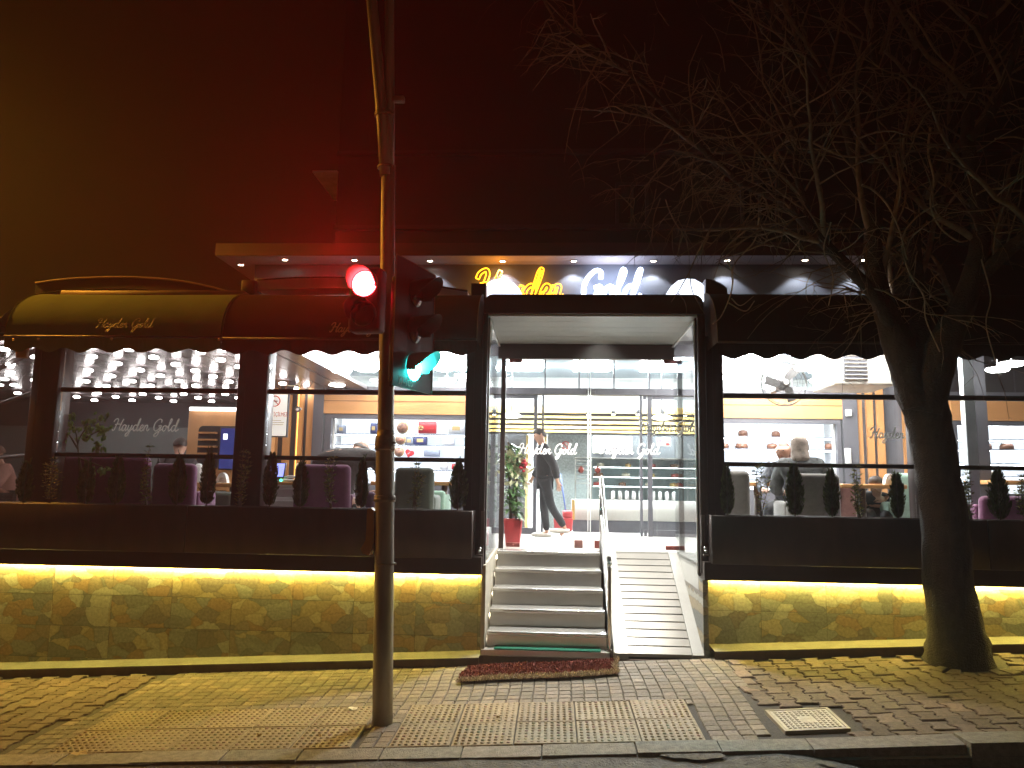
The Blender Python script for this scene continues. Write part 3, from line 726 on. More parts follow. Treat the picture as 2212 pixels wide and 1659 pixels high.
# ---------------------------------------------------------------- awnings
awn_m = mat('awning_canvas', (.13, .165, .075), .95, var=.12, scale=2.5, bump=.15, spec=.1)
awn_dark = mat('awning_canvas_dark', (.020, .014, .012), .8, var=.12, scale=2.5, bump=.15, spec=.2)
braid = mat('awning_braid', (.10, .08, .03), .9)
bead = mat('brass_bead', (.5, .38, .15), .4, .6)
def prof(zt, zb, y0=8.12, y1=7.32, n=10):
    """quarter-barrel section from the back top edge to the front bottom edge"""
    return [(y0-(y0-y1)*math.sin(a)**1.0, zb+(zt-zb)*(math.cos(a))**.85) for a in [math.pi/2*i/n for i in range(n+1)]]
def awning(lb, xa, xb, zt, zb, m_, drop=.16, ends=(True, True), waves=None, slant=0, text=None):
    a_ = thing('awning', lb, 'awning', ((xa+xb)/2, 8.1, zt), 'scalloped awnings along the terrace')
    pr = prof(zt, zb); q = MB(); n = 24
    for i in range(n+1):
        x = xa+(xb-xa)*i/n; sl = slant*(1-i/n)
        for j, (y, z) in enumerate(pr):
            bulge = -.018*math.sin(math.pi*i/n)*math.sin(math.pi*j/len(pr))
            q.v.append((x-sl*(j/len(pr)) if False else x, y+bulge, z+bulge))
    k = len(pr)
    for i in range(n):
        for j in range(k-1): q.f.append((i*k+j, (i+1)*k+j, (i+1)*k+j+1, i*k+j+1)); q.c.append(None); q.sf.add(len(q.f)-1)
    q.build('canvas', m_, a_)
    # scalloped valance
    v = MB(); L = xb-xa; w = waves or max(3, round(L/.30)); N = w*8; y = pr[-1][0]
    for i in range(N+1):
        x = xa+L*i/N; s_ = abs(math.sin(math.pi*i*w/N))
        dz = drop*(.72+.28*(1-(1-s_)**1.6)) if False else drop-.045*(.5+.5*math.cos(2*math.pi*i*w/N))
        v.v += [(x, y+.004*math.sin(i*1.3), zb), (x, y+.012*math.sin(i*.7), zb-dz)]
    for i in range(N): v.f.append((2*i, 2*i+2, 2*i+3, 2*i+1)); v.c.append(None)
    v.build('valance', m_, a_)
    b2 = MB(); b2.tube([(xa, pr[-1][0]-.008, zb), (xb, pr[-1][0]-.008, zb)], .012, 6); b2.build('front_bar', dark2, a_)
    for s_, x in ((0, xa), (1, xb)):
        if ends[s_]:
            e_ = MB(); e_.add([(x, y, z) for y, z in pr]+[(x, pr[0][0], zb)], [tuple(range(k+1))]); e_.build('end_panel', m_, a_)
        t_ = MB(); t_.tube([(x, y-.004, z+.004) for y, z in pr], .004, 5); t_.build('piping', braid, a_)
    if text:
        px0, px1, py, keys = text; p = W(px0, py, 7.34); p1 = W(px1, py, 7.34)
        # follow the canvas: find the section point at that height
        yy = min(pr, key=lambda s: abs(s[1]-p.z))[0]; p = W(px0, py, yy-.035); p1 = W(px1, py, yy-.035)
        script_text('script_lettering', p, (1, 0, 0), (0, .28, .96), p1.x-p.x, .0055, mat('gold_print', (.16, .12, .04), .5), a_, keys, flat=.2)
    return a_
ZA = Z(300, 643, 8.12); ZB = Z(300, 728, 7.32)
x_l = -5.56; x_m = X(519, 700, 7.75); x_e = X(1040, 700, 7.75); x_r = X(1530, 700, 7.75)
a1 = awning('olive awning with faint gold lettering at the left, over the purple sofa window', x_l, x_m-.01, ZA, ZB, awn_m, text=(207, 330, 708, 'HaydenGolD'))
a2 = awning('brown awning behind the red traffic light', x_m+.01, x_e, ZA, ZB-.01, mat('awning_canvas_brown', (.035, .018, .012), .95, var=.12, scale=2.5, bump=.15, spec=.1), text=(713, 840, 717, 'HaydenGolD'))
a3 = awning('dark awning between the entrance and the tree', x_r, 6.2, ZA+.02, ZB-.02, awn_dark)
# awning on the angled left side
q = MB(); pr = prof(ZA-.02, ZB)
o_ = Vector((x_l-.02, 0, 0)); n_ = Vector((-.69, -.72, 0)); kk = len(pr)
for i in range(9):
    for y, z in pr: 
        out = (8.12-y); base = Vector((x_l+.25, 8.12, 0))+dv*(i*.5)+n_*out; q.v.append((base.x, base.y, z))
for i in range(8):
    for j in range(kk-1): q.f.append((i*kk+j, (i+1)*kk+j, (i+1)*kk+j+1, i*kk+j+1)); q.c.append(None); q.sf.add(len(q.f)-1)
aw = thing('side_awning', 'dark side awning turning away at the left edge of the picture', 'awning', (x_l-.5, 8.5, ZA)); q.build('canvas', awn_dark, aw)
q = MB()
for i in range(97):
    p = Vector((x_l+.25, 8.12, 0))+dv*(i*4/96)+n_*.8; q.v += [(p.x, p.y, ZB), (p.x, p.y, ZB-.15+.045*(.5+.5*math.cos(i*.8)))]
for i in range(96): q.f.append((2*i, 2*i+2, 2*i+3, 2*i+1)); q.c.append(None)
q.build('valance', awn_dark, aw)
q = MB(); p = W(50, 764, 7.5); q.rbox(p.x-.05, p.x+.07, 7.45, 7.5, p.z-.05, p.z+.05, .008, 1); q.build('end_bracket', mat('orange_plate', (.30, .13, .06), .5), aw)
# little brass stars fixed along the awning bars
for lb, px, py in (('brass star at the left end of the olive awning', 83, 732), ('brass star in the middle of the olive awning', 241, 732), ('brass star near the right end of the olive awning', 473, 733), ('brass star under the red traffic light', 852, 742), ('brass star at the far left corner of the olive awning', 29, 733)):
    p = W(px, py, 7.29); q = MB(); 
    for a in range(4): an = math.pi/4*a; q.tube([(p.x-.016*math.cos(an), p.y, p.z-.016*math.sin(an)), (p.x+.016*math.cos(an), p.y, p.z+.016*math.sin(an))], .003, 4)
    tag(q.build('awning_star', bead, loc=p), lb, 'star ornament')
# housing bar behind the left awnings, lit by the street lamp
hb = mat('cassette_paint', (.24, .16, .08), .5)
pA, pB = W(135, 640, 8.25), W(531, 640, 8.25)
q = MB(); q.rbox(pA.x, pB.x, 8.2, 8.42, Z(300, 641, 8.2), Z(300, 627, 8.2), .01, 1); tag(q.build('awning_cassette', hb, loc=pA), 'long straight awning cassette lit orange above the olive awning', 'awning box')
# arched roof flaps above the terrace
def arch(lb, pts, depth, thick, m_, Y=8.45):
    t_ = thing('arched_roof_flap', lb, 'roof flap', W(*pts[0], Y)); q = MB()
    top = [W(x, y, Y) for x, y in pts]; 
    top = catmull(top, 4)
    n = len(top)
    for p in top: q.v += [(p.x, Y, p.z), (p.x, Y+depth, p.z+.02), (p.x, Y+depth, p.z+.02-thick), (p.x, Y, p.z-thick)]
    for i in range(n-1):
        for j in range(4): q.f.append((4*i+j, 4*i+4+j, 4*i+4+(j+1) % 4, 4*i+(j+1) % 4)); q.c.append(None)
    q.f += [(0, 1, 2, 3), (4*n-4, 4*n-3, 4*n-2, 4*n-1)]; q.c += [None]*2
    q.build('curved_panel', m_, t_)
    e_ = MB(); e_.tube([(p.x, Y-.005, p.z+.008) for p in top], .012, 5); e_.build('edge_bead', dark2 if m_ is not flapd else mat('flap_bead', (.25, .17, .07), .6), t_)
    return t_
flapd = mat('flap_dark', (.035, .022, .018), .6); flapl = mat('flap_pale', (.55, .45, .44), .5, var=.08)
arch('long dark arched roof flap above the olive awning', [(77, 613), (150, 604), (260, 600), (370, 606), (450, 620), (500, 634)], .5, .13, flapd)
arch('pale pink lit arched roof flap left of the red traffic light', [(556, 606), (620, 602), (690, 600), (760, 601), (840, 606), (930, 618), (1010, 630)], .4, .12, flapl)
q = MB(); p = W(540, 620, 8.4); q.rbox(p.x-.09, p.x+.07, 8.35, 8.6, Z(540, 640, 8.4), Z(540, 606, 8.4), .02, 2); tag(q.build('flap_bracket', flapd, loc=p), 'dark bracket block between the two arched flaps', 'bracket')
lens_m = mat('fabric_painted_glow', (.85, .85, .9), .5, em=(.78, .86, 1), es=2.2)  # emission put into the cloth in place of light from the sign
for lb, pts in (('small white lunette with painted-in glow above the left end of the entrance fascia', [(1052, 650), (1052, 612), (1064, 605), (1080, 602), (1096, 604), (1110, 611), (1122, 624), (1130, 640), (1130, 650)]),
                ('small white lunette with painted-in glow above the right end of the entrance fascia', [(1440, 650), (1440, 633), (1450, 618), (1465, 606), (1482, 602), (1500, 603), (1516, 612), (1521, 618), (1521, 650)])):
    P_ = [W(x, y, 7.95) for x, y in pts]; q = MB(); q.prism(P_, (0, .05, 0)); tag(q.build('lunette', lens_m, loc=P_[0]), lb, 'lunette with painted glow')
q = MB(); P_ = [W(x, y, 7.9) for x, y in ((1524, 640), (1524, 602), (1540, 604), (1558, 612), (1571, 622), (1571, 650), (1524, 650))]; q.prism(P_, (0, .35, 0)); tag(q.build('roof_box', dark2, loc=P_[0]), 'dark rounded box at the right end of the entrance fascia', 'roof box')
q = MB(); P_ = [W(x, y, 7.95) for x, y in ((1018, 650), (1018, 612), (1050, 612), (1050, 650))]; q.prism(P_, (0, .3, 0)); tag(q.build('roof_box', dark2, loc=P_[0]), 'dark square box at the left end of the entrance fascia', 'roof box')

# ---------------------------------------------------------------- building behind
YB, YW = 12.1, 12.06
facm = mat('facade_dark_panel', (.05, .05, .058), .5, var=.12, scale=1.5)
signwall = mat('sign_wall', (.155, .16, .19), .55, var=.06, scale=1.2)
canm = mat('canopy_soffit', (.50, .42, .42), .6, var=.06, scale=2)
canf = mat('canopy_fascia', (.06, .022, .022), .6, var=.1)
upm = mat('upper_wall', (.014, .009, .010), .8, var=.2, scale=1.5)
xb0, xb1 = X(550, 590, YW), X(1882, 590, YW)
bl = thing('restaurant_building', 'dark building behind the terrace with a sign wall and a lit projecting canopy', 'building', (0, 12.5, .9))
q = MB(); q.box(xb0, xb1, YW, 20, 4.13, 5.26); q.build('sign_wall', signwall, bl)
q = MB(); xc0, xc1 = X(467, 553, 11.6), X(1882, 551, 11.6); zc0 = 5.262; zc1 = Z(900, 527, 11.6)
q.box(xc0, xc1, 11.6, 13.05, zc0, zc1); q.box(xc0+1, xc1, 13.05, 20, zc0, zc1)
cn = q.build('canopy', canm, bl, weld=False)
q = MB(); q.box(xc0-.01, xc1+.01, 11.58, 11.597, zc0+.004, zc1+.01); q.build('canopy_fascia', canf, cn)
spm = mat('downlight', (1, 1, 1), .5, em=(1, .86, .66), es=40); spr = mat('downlight_ring', (.6, .55, .5), .3, .7)
for px, py in ((520.5, 571), (615.5, 560), (766, 561), (929, 562.6), (1086, 563.3), (1239.6, 563), (1411.4, 562.8), (1571, 561.6), (1739, 560.7), (1867, 560.5)):
    d = ray(px, py); t_ = (zc0-H)/d.z; p = Vector((0, 0, H))+d*t_
    q = MB(); q.tube([(p.x+.05*math.cos(a*math.pi/8), p.y+.05*math.sin(a*math.pi/8), zc0-.008) for a in range(17)], .010, 6); r_ = q.build('downlight', spr, cn)
    q = MB(); q.lathe((p.x, p.y, zc0-.006), [(0, -.006), (.042, -.004), (.042, .006)], 12); q.build('lens', spm, r_)
    if px > 600: lamp('downlight_beam', 'SPOT', (p.x, min(p.y, YW-.13), zc0-.03), 28, (.86, .93, 1), .03, rot=(R(7), 0, 0), angle=R(100), blend=.25)
zu0 = Z(700, 372, 11.7)
q = MB(); q.box(X(728, 400, 11.7), 16, 11.72, 20, zc1, zu0+6); q.build('upper_storey', upm, bl)
wf_ = mat('upper_window_frame', (.018, .013, .015), .5); wg_ = mat('upper_window_glass', (.012, .014, .02), .12, spec=.8)
for k, (pa, pb_, ya, yb) in enumerate(((1330, 1400, 395, 490), (1600, 1680, 390, 485))):
    A_, B_ = W(pa, yb, 11.7), W(pb_, ya, 11.7); q = MB()
    for x0_, x1_, z0_, z1_ in ((A_.x, A_.x+.05, A_.z, B_.z), (B_.x-.05, B_.x, A_.z, B_.z), (A_.x+.05, B_.x-.05, A_.z, A_.z+.05), (A_.x+.05, B_.x-.05, B_.z-.05, B_.z), ((A_.x+B_.x)/2-.02, (A_.x+B_.x)/2+.02, A_.z+.05, B_.z-.05)): q.box(x0_, x1_, 11.66, 11.718, z0_, z1_)
    w_ = q.build('upper_window', wf_, bl, weld=False); q = MB(); q.box(A_.x+.05, B_.x-.05, 11.70, 11.712, A_.z+.05, B_.z-.05); q.build('pane', wg_, w_)
for k, yy_ in enumerate((493, 330)):
    z_ = Z(1100, yy_, 11.6); q = MB(); q.box(X(728, 400, 11.7)+.0, 15.9, 11.62, 11.718, z_, z_+.07); q.build('string_course', wf_, bl)
q = MB(); ef = MB(); q.box(X(675, 372, 11.7), X(728, 372, 11.7), 11.7, 12.95, zu0, zu0+.03); q.build('upper_eave', mat('eave_pale', (.8, .75, .8), .6), bl)
q = MB(); px_ = X(1923, 600, 11.9); q.tube([(px_, 11.9, 4.1), (px_, 11.9, Z(1923, 556, 11.9))], .035, 8); q.build('downpipe', mat('downpipe', (.4, .3, .2), .5), bl)
q = MB(); q.box(X(1925, 600, 12.2), 16, 12.1, 12.4, 3.2, zc0); q.build('side_wall', upm, bl)
# lower facade inside the terrace, panel by panel
ZI = 4.06
wood = mat('orange_wood', (.56, .27, .10), .5, var=.22, scale=3, stretch=(1, 1, .15), bump=.1)
woodh = mat('orange_wood_lintel', (.60, .29, .11), .45, var=.15, scale=3, stretch=(.12, 1, 1))
grey = mat('grey_frame', (.10, .10, .115), .4, var=.1, scale=2)
def fx(p, y=900, Y=YB): return X(p, y, Y)
lf = MB()
def fbox(mb, p0, p1, y0, y1, off=0, th=.08): 
    mb.box(X(p0, (y0+y1)/2, YB), X(p1, (y0+y1)/2, YB), YB-off, YB-off+th, Z((p0+p1)/2, y1, YB), Z((p0+p1)/2, y0, YB))
q = MB(); q.box(xb0-.01, X(695, 900, YB), YB+.05, YB+.2, ZF, ZI); q.build('facade_panel', facm, bl)
q = MB()
for a, b_ in ((583, 601), (613, 628), (640, 655), (663, 677)): q.box(X(a, 900, YB), X(b_, 900, YB), YB, YB+.048, ZF, ZI)
q.build('facade_slats', wood, bl)
gl = mat('slat_glow', (1, .7, .2), .5, em=(1, .62, .12), es=2.5)
q = MB(); q.tube([(X(644, 900, YB-.02), YB-.03, 1.7), (X(644, 900, YB-.02), YB-.03, 3.4)], .008, 6); q.build('lit_conduit', gl, bl)
q = MB(); q.box(X(678, 900, YB), X(700, 900, YB), YB-.05, YB+.2, ZF, ZI); q.box(X(1818, 900, YB), X(1850, 900, YB), YB-.05, YB+.2, ZF, ZI); build_each(q, 'facade_post', grey, bl)
zl0, zl1 = Z(850, 895, YB), Z(850, 852, YB)
q = MB()
for a, b_ in ((700, 1046), (1515, 1818), (2052, 2500)): q.box(X(a, 880, YB)+.004, X(b_, 880, YB)-.004, YB-.04, YB+.1, zl0, zl1)
build_each(q, 'lintel', woodh, bl)
q = MB(); zz = zl0+(zl1-zl0)*.62
for a, b_ in ((700, 1046), (1515, 1818)): q.box(X(a, 880, YB)+.01, X(b_, 880, YB)-.01, YB-.045, YB-.04, zz, zz+.012)
build_each(q, 'lintel_groove', mat('groove', (.22, .10, .04), .6), bl)
# display window surrounds
zs1 = Z(850, 905, YB); zs0 = Z(850, 1045, YB)
q = MB()
for a, b_ in ((700, 1046), (1515, 1818), (2052, 2500)):
    x0, x1 = X(a, 950, YB)+.01, X(b_, 950, YB)-.01
    q.box(x0, x1, YB-.02, YB+.08, zs1, zl0-.002); q.box(x0, x1, YB-.02, YB+.08, ZF, zs0); q.box(x0, x0+.1, YB-.02, YB+.08, zs0, zs1); q.box(x1-.06, x1, YB-.02, YB+.08, zs0, zs1)
    q.box(x0, x1, YB-.03, YB+.08, zl1, zl1+.12)
    q.box(x0, x1, YB, YB+.06, ZI-.12, ZI)
    k = 3 if x1-x0 > 2 else 2
    for i in range(1, k): q.box(x0+(x1-x0)*i/k-.012, x0+(x1-x0)*i/k+.012, YB, YB+.03, zl1+.12, ZI-.12)
build_each(q, 'window_surround', grey, bl)
q = MB()
for a, b_ in ((700, 1046), (1515, 1818), (2052, 2500)):
    q.box(X(a, 800, YB), X(b_, 800, YB), YB+.031, YB+.035, zl1+.12, ZI-.12)
build_each(q, 'fanlight_glass', glass, bl)
q = MB(); q.box(X(1850, 900, YB), X(2052, 900, YB), YB+.05, YB+.2, ZF, ZI); q.build('facade_panel', mat('facade_ribbed', (.11, .11, .125), .5, var=.35, scale=6, stretch=(3, 1, .05)), bl)
q = MB()
for a, b_ in ((1850, 1865), (1874, 1889), (1897, 1912), (1953, 1967)): q.box(X(a, 950, YB), X(b_, 950, YB), YB, YB+.048, ZF, ZI)
q.build('facade_slats', wood, bl)
# back wall of the terrace at the far left (beyond the building corner)
lw_ = mat('teal_grey_panel', (.17, .19, .19), .3, var=.1, scale=1)
q = MB(); q.box(-13, xb0, 14.6, 14.8, ZF, 2.72); q.build('terrace_back_wall', lw_, bl)
q = MB(); q.box(-13, xb0, 14.58, 14.8, 2.722, ZC); q.box(xb0-.02, xb0, YB+.2, 14.58, ZF, ZC); q.build('terrace_back_beam', facm, bl, weld=False)

# script sign on the sign wall: open yellow letters, then solid white letters
neon_y = mat('neon_yellow', (1, .7, .1), .5, em=(1, .38, .012), es=5)
neon_w = mat('neon_white', (1, 1, 1), .5, em=(.62, .75, 1), es=7)
ns = thing('illuminated_sign', 'illuminated script sign over the entrance, yellow outlined first word and white second word', 'sign', W(1200, 632, 11.95))
SY = 11.95; o_ = W(1026, 648, SY); unit = (Z(1120, 583, SY)-Z(1120, 648, SY))/2.05
for ky in 'Hayden':
    st = script_strokes(o_, Vector((1, 0, 0)), Vector((0, 0, 1)), unit*SCRIPT_W*1.0, ky)[0]; mb = MB()
    kx = (X(1218, 632, SY)-o_.x)/(6.4*unit)
    for s_ in st:
        s_ = [Vector((o_.x+(p.x-o_.x)*kx, SY, p.z)) for p in s_]
        L_, R_ = [], []
        for i, p in enumerate(s_):
            d = (s_[min(i+1, len(s_)-1)]-s_[max(0, i-1)]).normalized(); nn = Vector((-d.z, 0, d.x))*.030; L_.append(p+nn); R_.append(p-nn)
        mb.tube(L_+R_[::-1]+[L_[0]], .0095, 6)
    mb.build('letter', neon_y, ns, weld=False)
ox = X(1258, 632, SY)-7.1*unit*1.12
for ky in 'GolD':
    st = script_strokes(Vector((0, SY, o_.z)), Vector((1, 0, 0)), Vector((0, 0, 1)), unit*SCRIPT_W, ky)[0]; mb = MB()
    kx = (X(1386, 632, SY)-X(1258, 632, SY))/(4.45*unit)
    for s_ in st: mb.tube([(X(1258, 632, SY)+(p.x-7.1*unit)*kx, SY, p.z) for p in s_], .036, 8)
    mb.build('letter', neon_w, ns, weld=False)
lamp('sign_glow_white', 'POINT', (X(1320, 600, 11.85), 11.85, 5.05), 5, (.7, .8, 1), .15)
lamp('sign_glow_amber', 'POINT', (X(1080, 600, 11.85), 11.85, 5.1), 2.5, (1, .35, .03), .1)

# ---------------------------------------------------------------- entrance portal
white_pan = mat('white_aluminium_panel', (.80, .81, .76), .28, .2, var=.04, scale=2)
po = thing('entrance_portal', 'dark box portal framing the entrance, with a pale panelled ceiling and glass sides', 'entrance', (.37, 8.5, .1))
zt0, zt1 = Z(1280, 678, 7.7), Z(1280, 637, 7.7)
q = MB(); x0, x1 = X(1046, 660, 7.68), X(1519, 660, 7.68); P_ = []
rr = .09
for a in range(7): t_ = math.pi/2*a/6; P_.append((x0+rr-rr*math.cos(t_), 7.68, zt1-rr+rr*math.sin(t_)))
for a in range(7): t_ = math.pi/2*a/6; P_.append((x1-rr+rr*math.sin(t_), 7.68, zt1-rr+rr*math.cos(t_)))
q.prism([(x1, 7.68, zt0), (x0, 7.68, zt0)]+P_, (0, .1, 0)); q.box(x0, x1, 7.78, 9.5, zt0+.1, zt1-.03); q.build('fascia', dark2, po, weld=False)
q = MB()
for a, b_ in ((X(1044, 900, 7.68)-.02, XL+.008), (XR-.008, X(1520, 900, 7.68)+.03)): q.rbox(a, b_, 7.68, 7.80, ZP+.05, zt0-.001, .005, 1)
build_each(q, 'jamb', dark2, po)
q = MB(); yy = 7.7; nb = 6
for i in range(nb):
    y0, y1 = 7.72+i*.27, 7.72+(i+1)*.27; q.box(XL, XR, y0+.004, y1-.004, zt0-.02, zt0+.02)
q.build('ceiling_boards', white_pan, po, weld=False)
q = MB(); q.box(XL, XR, 7.7, 9.4, zt0+.03, zt0+.05); q.build('ceiling_backing', facm, po)
q = MB(); q.box(XL, XR, 9.26, 9.36, Z(1280, 776, 9.3), zt0-.022); q.build('back_beam', dark2, po)
for a in (XL+.008, XR-.014):
    q = MB(); q.box(a, a+.006, 7.8, 9.26, ZF-.02, zt0-.022); q.build('side_glass', glass, po)
q = MB()
for a in (X(1086, 950, 9.3), X(1470, 950, 9.3)): q.box(a-.028, a+.028, 9.27, 9.33, ZF, Z(1280, 776, 9.3)-.002)
for a in (XL, XR-.02): q.box(a, a+.02, 7.76, 7.80, .85, zt0-.022)
build_each(q, 'mullion', dark2, po)
edge = mat('bright_edge', (.75, .76, .72), .3, .6)
q = MB()
for a, s_ in ((XL+.016, 1), (XR-.02, -1)):
    q.tube([(a, 7.8, zt0-.05), (a, 9.26, zt0-.05)], .012, 6); q.tube([(a, 7.79, ZF-.1), (a, 7.79, zt0-.05)], .012, 6)
build_each(q, 'edge_profile', edge, po)
# frameless glass doors
ZD0, ZD1 = ZF+.015, Z(1280, 776, 9.3)-.01
xm = X(1273, 950, 9.3)
patch = mat('patch_fitting', (.16, .035, .028), .35, .4)
for lb, a, b_ in (('left leaf of the frameless glass double door at the top of the stairs', X(1092, 950, 9.3)+.03, xm-.004), ('right leaf of the frameless glass double door at the top of the ramp', xm+.004, X(1466, 950, 9.3)-.01)):
    d_ = thing('glass_door', lb, 'door', ((a+b_)/2, 9.3, ZF)); q = MB(); q.box(a, b_, 9.295, 9.305, ZD0, ZD1-.005); q.build('glass_leaf', glass, d_)
    left = a < xm-.5; hx = a if left else b_; s_ = 1 if left else -1; ix = b_ if left else a
    for z in (ZD0+.005, ZD1-.04):
        q = MB(); q.rbox(min(hx, hx+s_*.16), max(hx, hx+s_*.16), 9.28, 9.32, z, z+.05, .004, 1); q.lathe((hx+s_*.08, 9.278, z+.02), [(.016, 0), (.012, -.008), (0, -.01)], 10, Vector((0, 1, 0))); q.build('patch_fitting', patch, d_, weld=False)
    q = MB(); q.rbox(ix-s_*.17 if left else ix+.06, ix-.07 if left else ix+.16, 9.28, 9.32, ZD0+.005, ZD0+.10, .004, 1); q.build('floor_lock', mat('floor_lock', (.15, .06, .05), .4) if left else patch, d_)
    q = MB(); hxx = X(1255 if left else 1291, 1016, 9.28); hz = Z(1273, 1016, 9.28); q.lathe((hxx, 9.25, hz), [(.0, 0), (.03, .0), (.035, .012), (.02, .02), (.012, .05)], 12, Vector((0, 1, 0))); q.box(hxx-.012, hxx+.012, 9.24, 9.252, hz-.035, hz+.05); q.build('door_knob', patch, d_, weld=False)
    e_ = MB(); e_.box(ix-s_*.010-.004, ix-s_*.010+.004, 9.292, 9.308, ZD0, ZD1); e_.build('edge_seal', mat('seal_white', (.8, .82, .8), .4, em=(.9, 1, 1), es=.25), d_)
    p = W(1121 if left else 1297, 980, 9.29); p1 = W(1246 if left else 1426, 980, 9.29)
    script_text('script_lettering', p, (1, 0, 0), (0, 0, 1), p1.x-p.x, .007, vinyl, d_, 'HaydenGolD', flat=.15)

# stairs, ramp and their side walls
stst = mat('stair_steel', (.72, .69, .65), .30, .6, var=.06, scale=5, bump=.03)
stside = mat('side_wood_panel', (.42, .38, .30), .5, var=.2, scale=4, stretch=(1, 1, .4))
xs0, xs1 = XL+.05, X(1318, 1390, 7.75); z0g = .10
NS = 5; rise = (ZF-z0g)/(NS); run = (9.22-7.72)/NS
stt = thing('entrance_stairs', 'stainless steel stairs up to the glass doors with lamps along the left side', 'stairs', ((xs0+xs1)/2, 7.72, z0g))
for i in range(NS):
    y0 = 7.72+.09+i*run*.985; zt = z0g+(i+1)*rise
    q = MB(); q.box(xs0, xs1-.03, y0, 9.22, zt-rise, zt-.035); q.build('riser', stst, stt)
    q = MB(); q.rbox(xs0, xs1-.03, y0-.03, 9.22 if i == NS-1 else y0+run+.02, zt-.035, zt, .006, 2); q.build('tread', mat('tread_steel', (.78, .76, .72), .22, .7, var=.05, scale=5), stt)
q = MB(); q.box(xs0-.04, xs1-.01, 7.66, 7.81, z0g-.03, z0g+.02); q.build('base_plate', stst, stt)
q = MB(); q.box(xs0-.06, X(1519, 1412, 7.7)+.02, 7.64, 9.2, -.25, z0g-.032); q.build('base_block', ledge_side, stt)
q = MB(); q.prism([(XL-.005, 7.69, z0g-.1), (XL-.005, 9.22, z0g-.1), (XL-.005, 9.22, ZF+.01), (XL-.005, 7.69, ZF-.04)], (.04, 0, 0)); sw = q.build('side_wall', stside, stt)
ledw = mat('step_lamp_lens', (1, 1, 1), .5, em=(1, .85, .62), es=60)
for px, py in ((1078, 1203), (1071, 1240), (1065, 1282), (1059, 1328), (1054, 1378)):
    zz = {1203: ZF-.09, 1240: ZF-.25, 1282: ZF-.42, 1328: ZF-.585, 1378: ZF-.75}[py]
    # on the inner face of the side wall: x known, find depth along the view ray
    d = ray(px, py); xx = XL+.04; yy = xx/d.x*d.y; 
    if not 7.7 < yy < 9.25: yy = 7.85+(zz-.2)*1.9
    zz = H+d.z*yy/d.y
    q = MB(); q.lathe((xx, yy, zz), [(.022, 0), (.02, .008), (.012, .01), (0, .01)], 12, Vector((1, 0, 0))); l_ = q.build('step_lamp', ledw, sw)
    lamp('step_lamp_beam', 'POINT', (xx+.07, yy-.02, zz+.01), 42, (1, .78, .50), .02)
lamp('portal_fill_light', 'SPOT', (.5, 8.6, zt0-.05), 950, (1, .98, .9), .08, rot=(R(-4), 0, 0), angle=R(115), blend=.6)  # added spot without a fixture, brightens the portal floor, stairs and ceiling
# green mat on the bottom landing
q = MB(); xa, xb = X(1068, 1395, 7.75), X(1297, 1395, 7.75)
matm = mat('green_mat', (.012, .20, .12), .95, var=.35, scale=60, bump=.8)
q.rbox(xa, xb, 7.665, 7.805, z0g+.021, z0g+.036, .005, 1); gm = q.build('doormat', matm, loc=(xa, 7.73, z0g+.02)); tag(gm, 'green doormat at the foot of the stairs', 'doormat')
# ramp
rmp_ = thing('metal_ramp', 'ribbed aluminium ramp beside the stairs', 'ramp', (1.0, 8.4, .1))
rxa, rxb = xs1+.03, XR-.0; zr = lambda y: z0g+.02+(ZF-z0g-.02)*(y-7.68)/(9.22-7.68)
alum = mat('ramp_aluminium', (.34, .32, .29), .36, .7, var=.06, scale=4); alum2 = mat('ramp_edge', (.33, .32, .30), .5, .5, var=.08, scale=4)
N = 14; q = MB()
for i in range(N):
    y0, y1 = 7.68+(9.2-7.68)*i/N, 7.68+(9.2-7.68)*(i+1)/N-.022
    q.prism([(rxa+.14, y0, zr(y0)), (rxa+.14, y1, zr(y1)+.004), (rxa+.14, y1, zr(y1)-.03), (rxa+.14, y0, zr(y0)-.03)], (rxb-rxa-.25, 0, 0))
q.build('planks', alum, rmp_, weld=False)
q = MB()
for a, b_ in ((rxa, rxa+.138), (rxb-.108, rxb)): q.prism([(a, 7.66, zr(7.66)-.06), (a, 9.2, zr(9.2)-.06), (a, 9.2, zr(9.2)+.012), (a, 7.66, zr(7.66)+.012)], (b_-a, 0, 0))
q.build('edge_strip', alum2, rmp_, weld=False)
q = MB(); q.prism([(rxa+.1, 7.7, zr(7.7)-.05), (rxa+.1, 9.2, zr(9.2)-.05), (rxa+.1, 9.2, z0g-.03), (rxa+.1, 7.7, z0g-.03)], (rxb-rxa-.2, 0, 0)); q.build('ramp_body', facm, rmp_)
q = MB(); q.prism([(rxb+.002, 7.69, z0g-.05), (rxb+.002, 9.22, z0g-.05), (rxb+.002, 9.22, ZF+.01), (rxb+.002, 7.69, ZF-.05)], (.05, 0, 0)); q.build('side_wall', stone, rmp_)
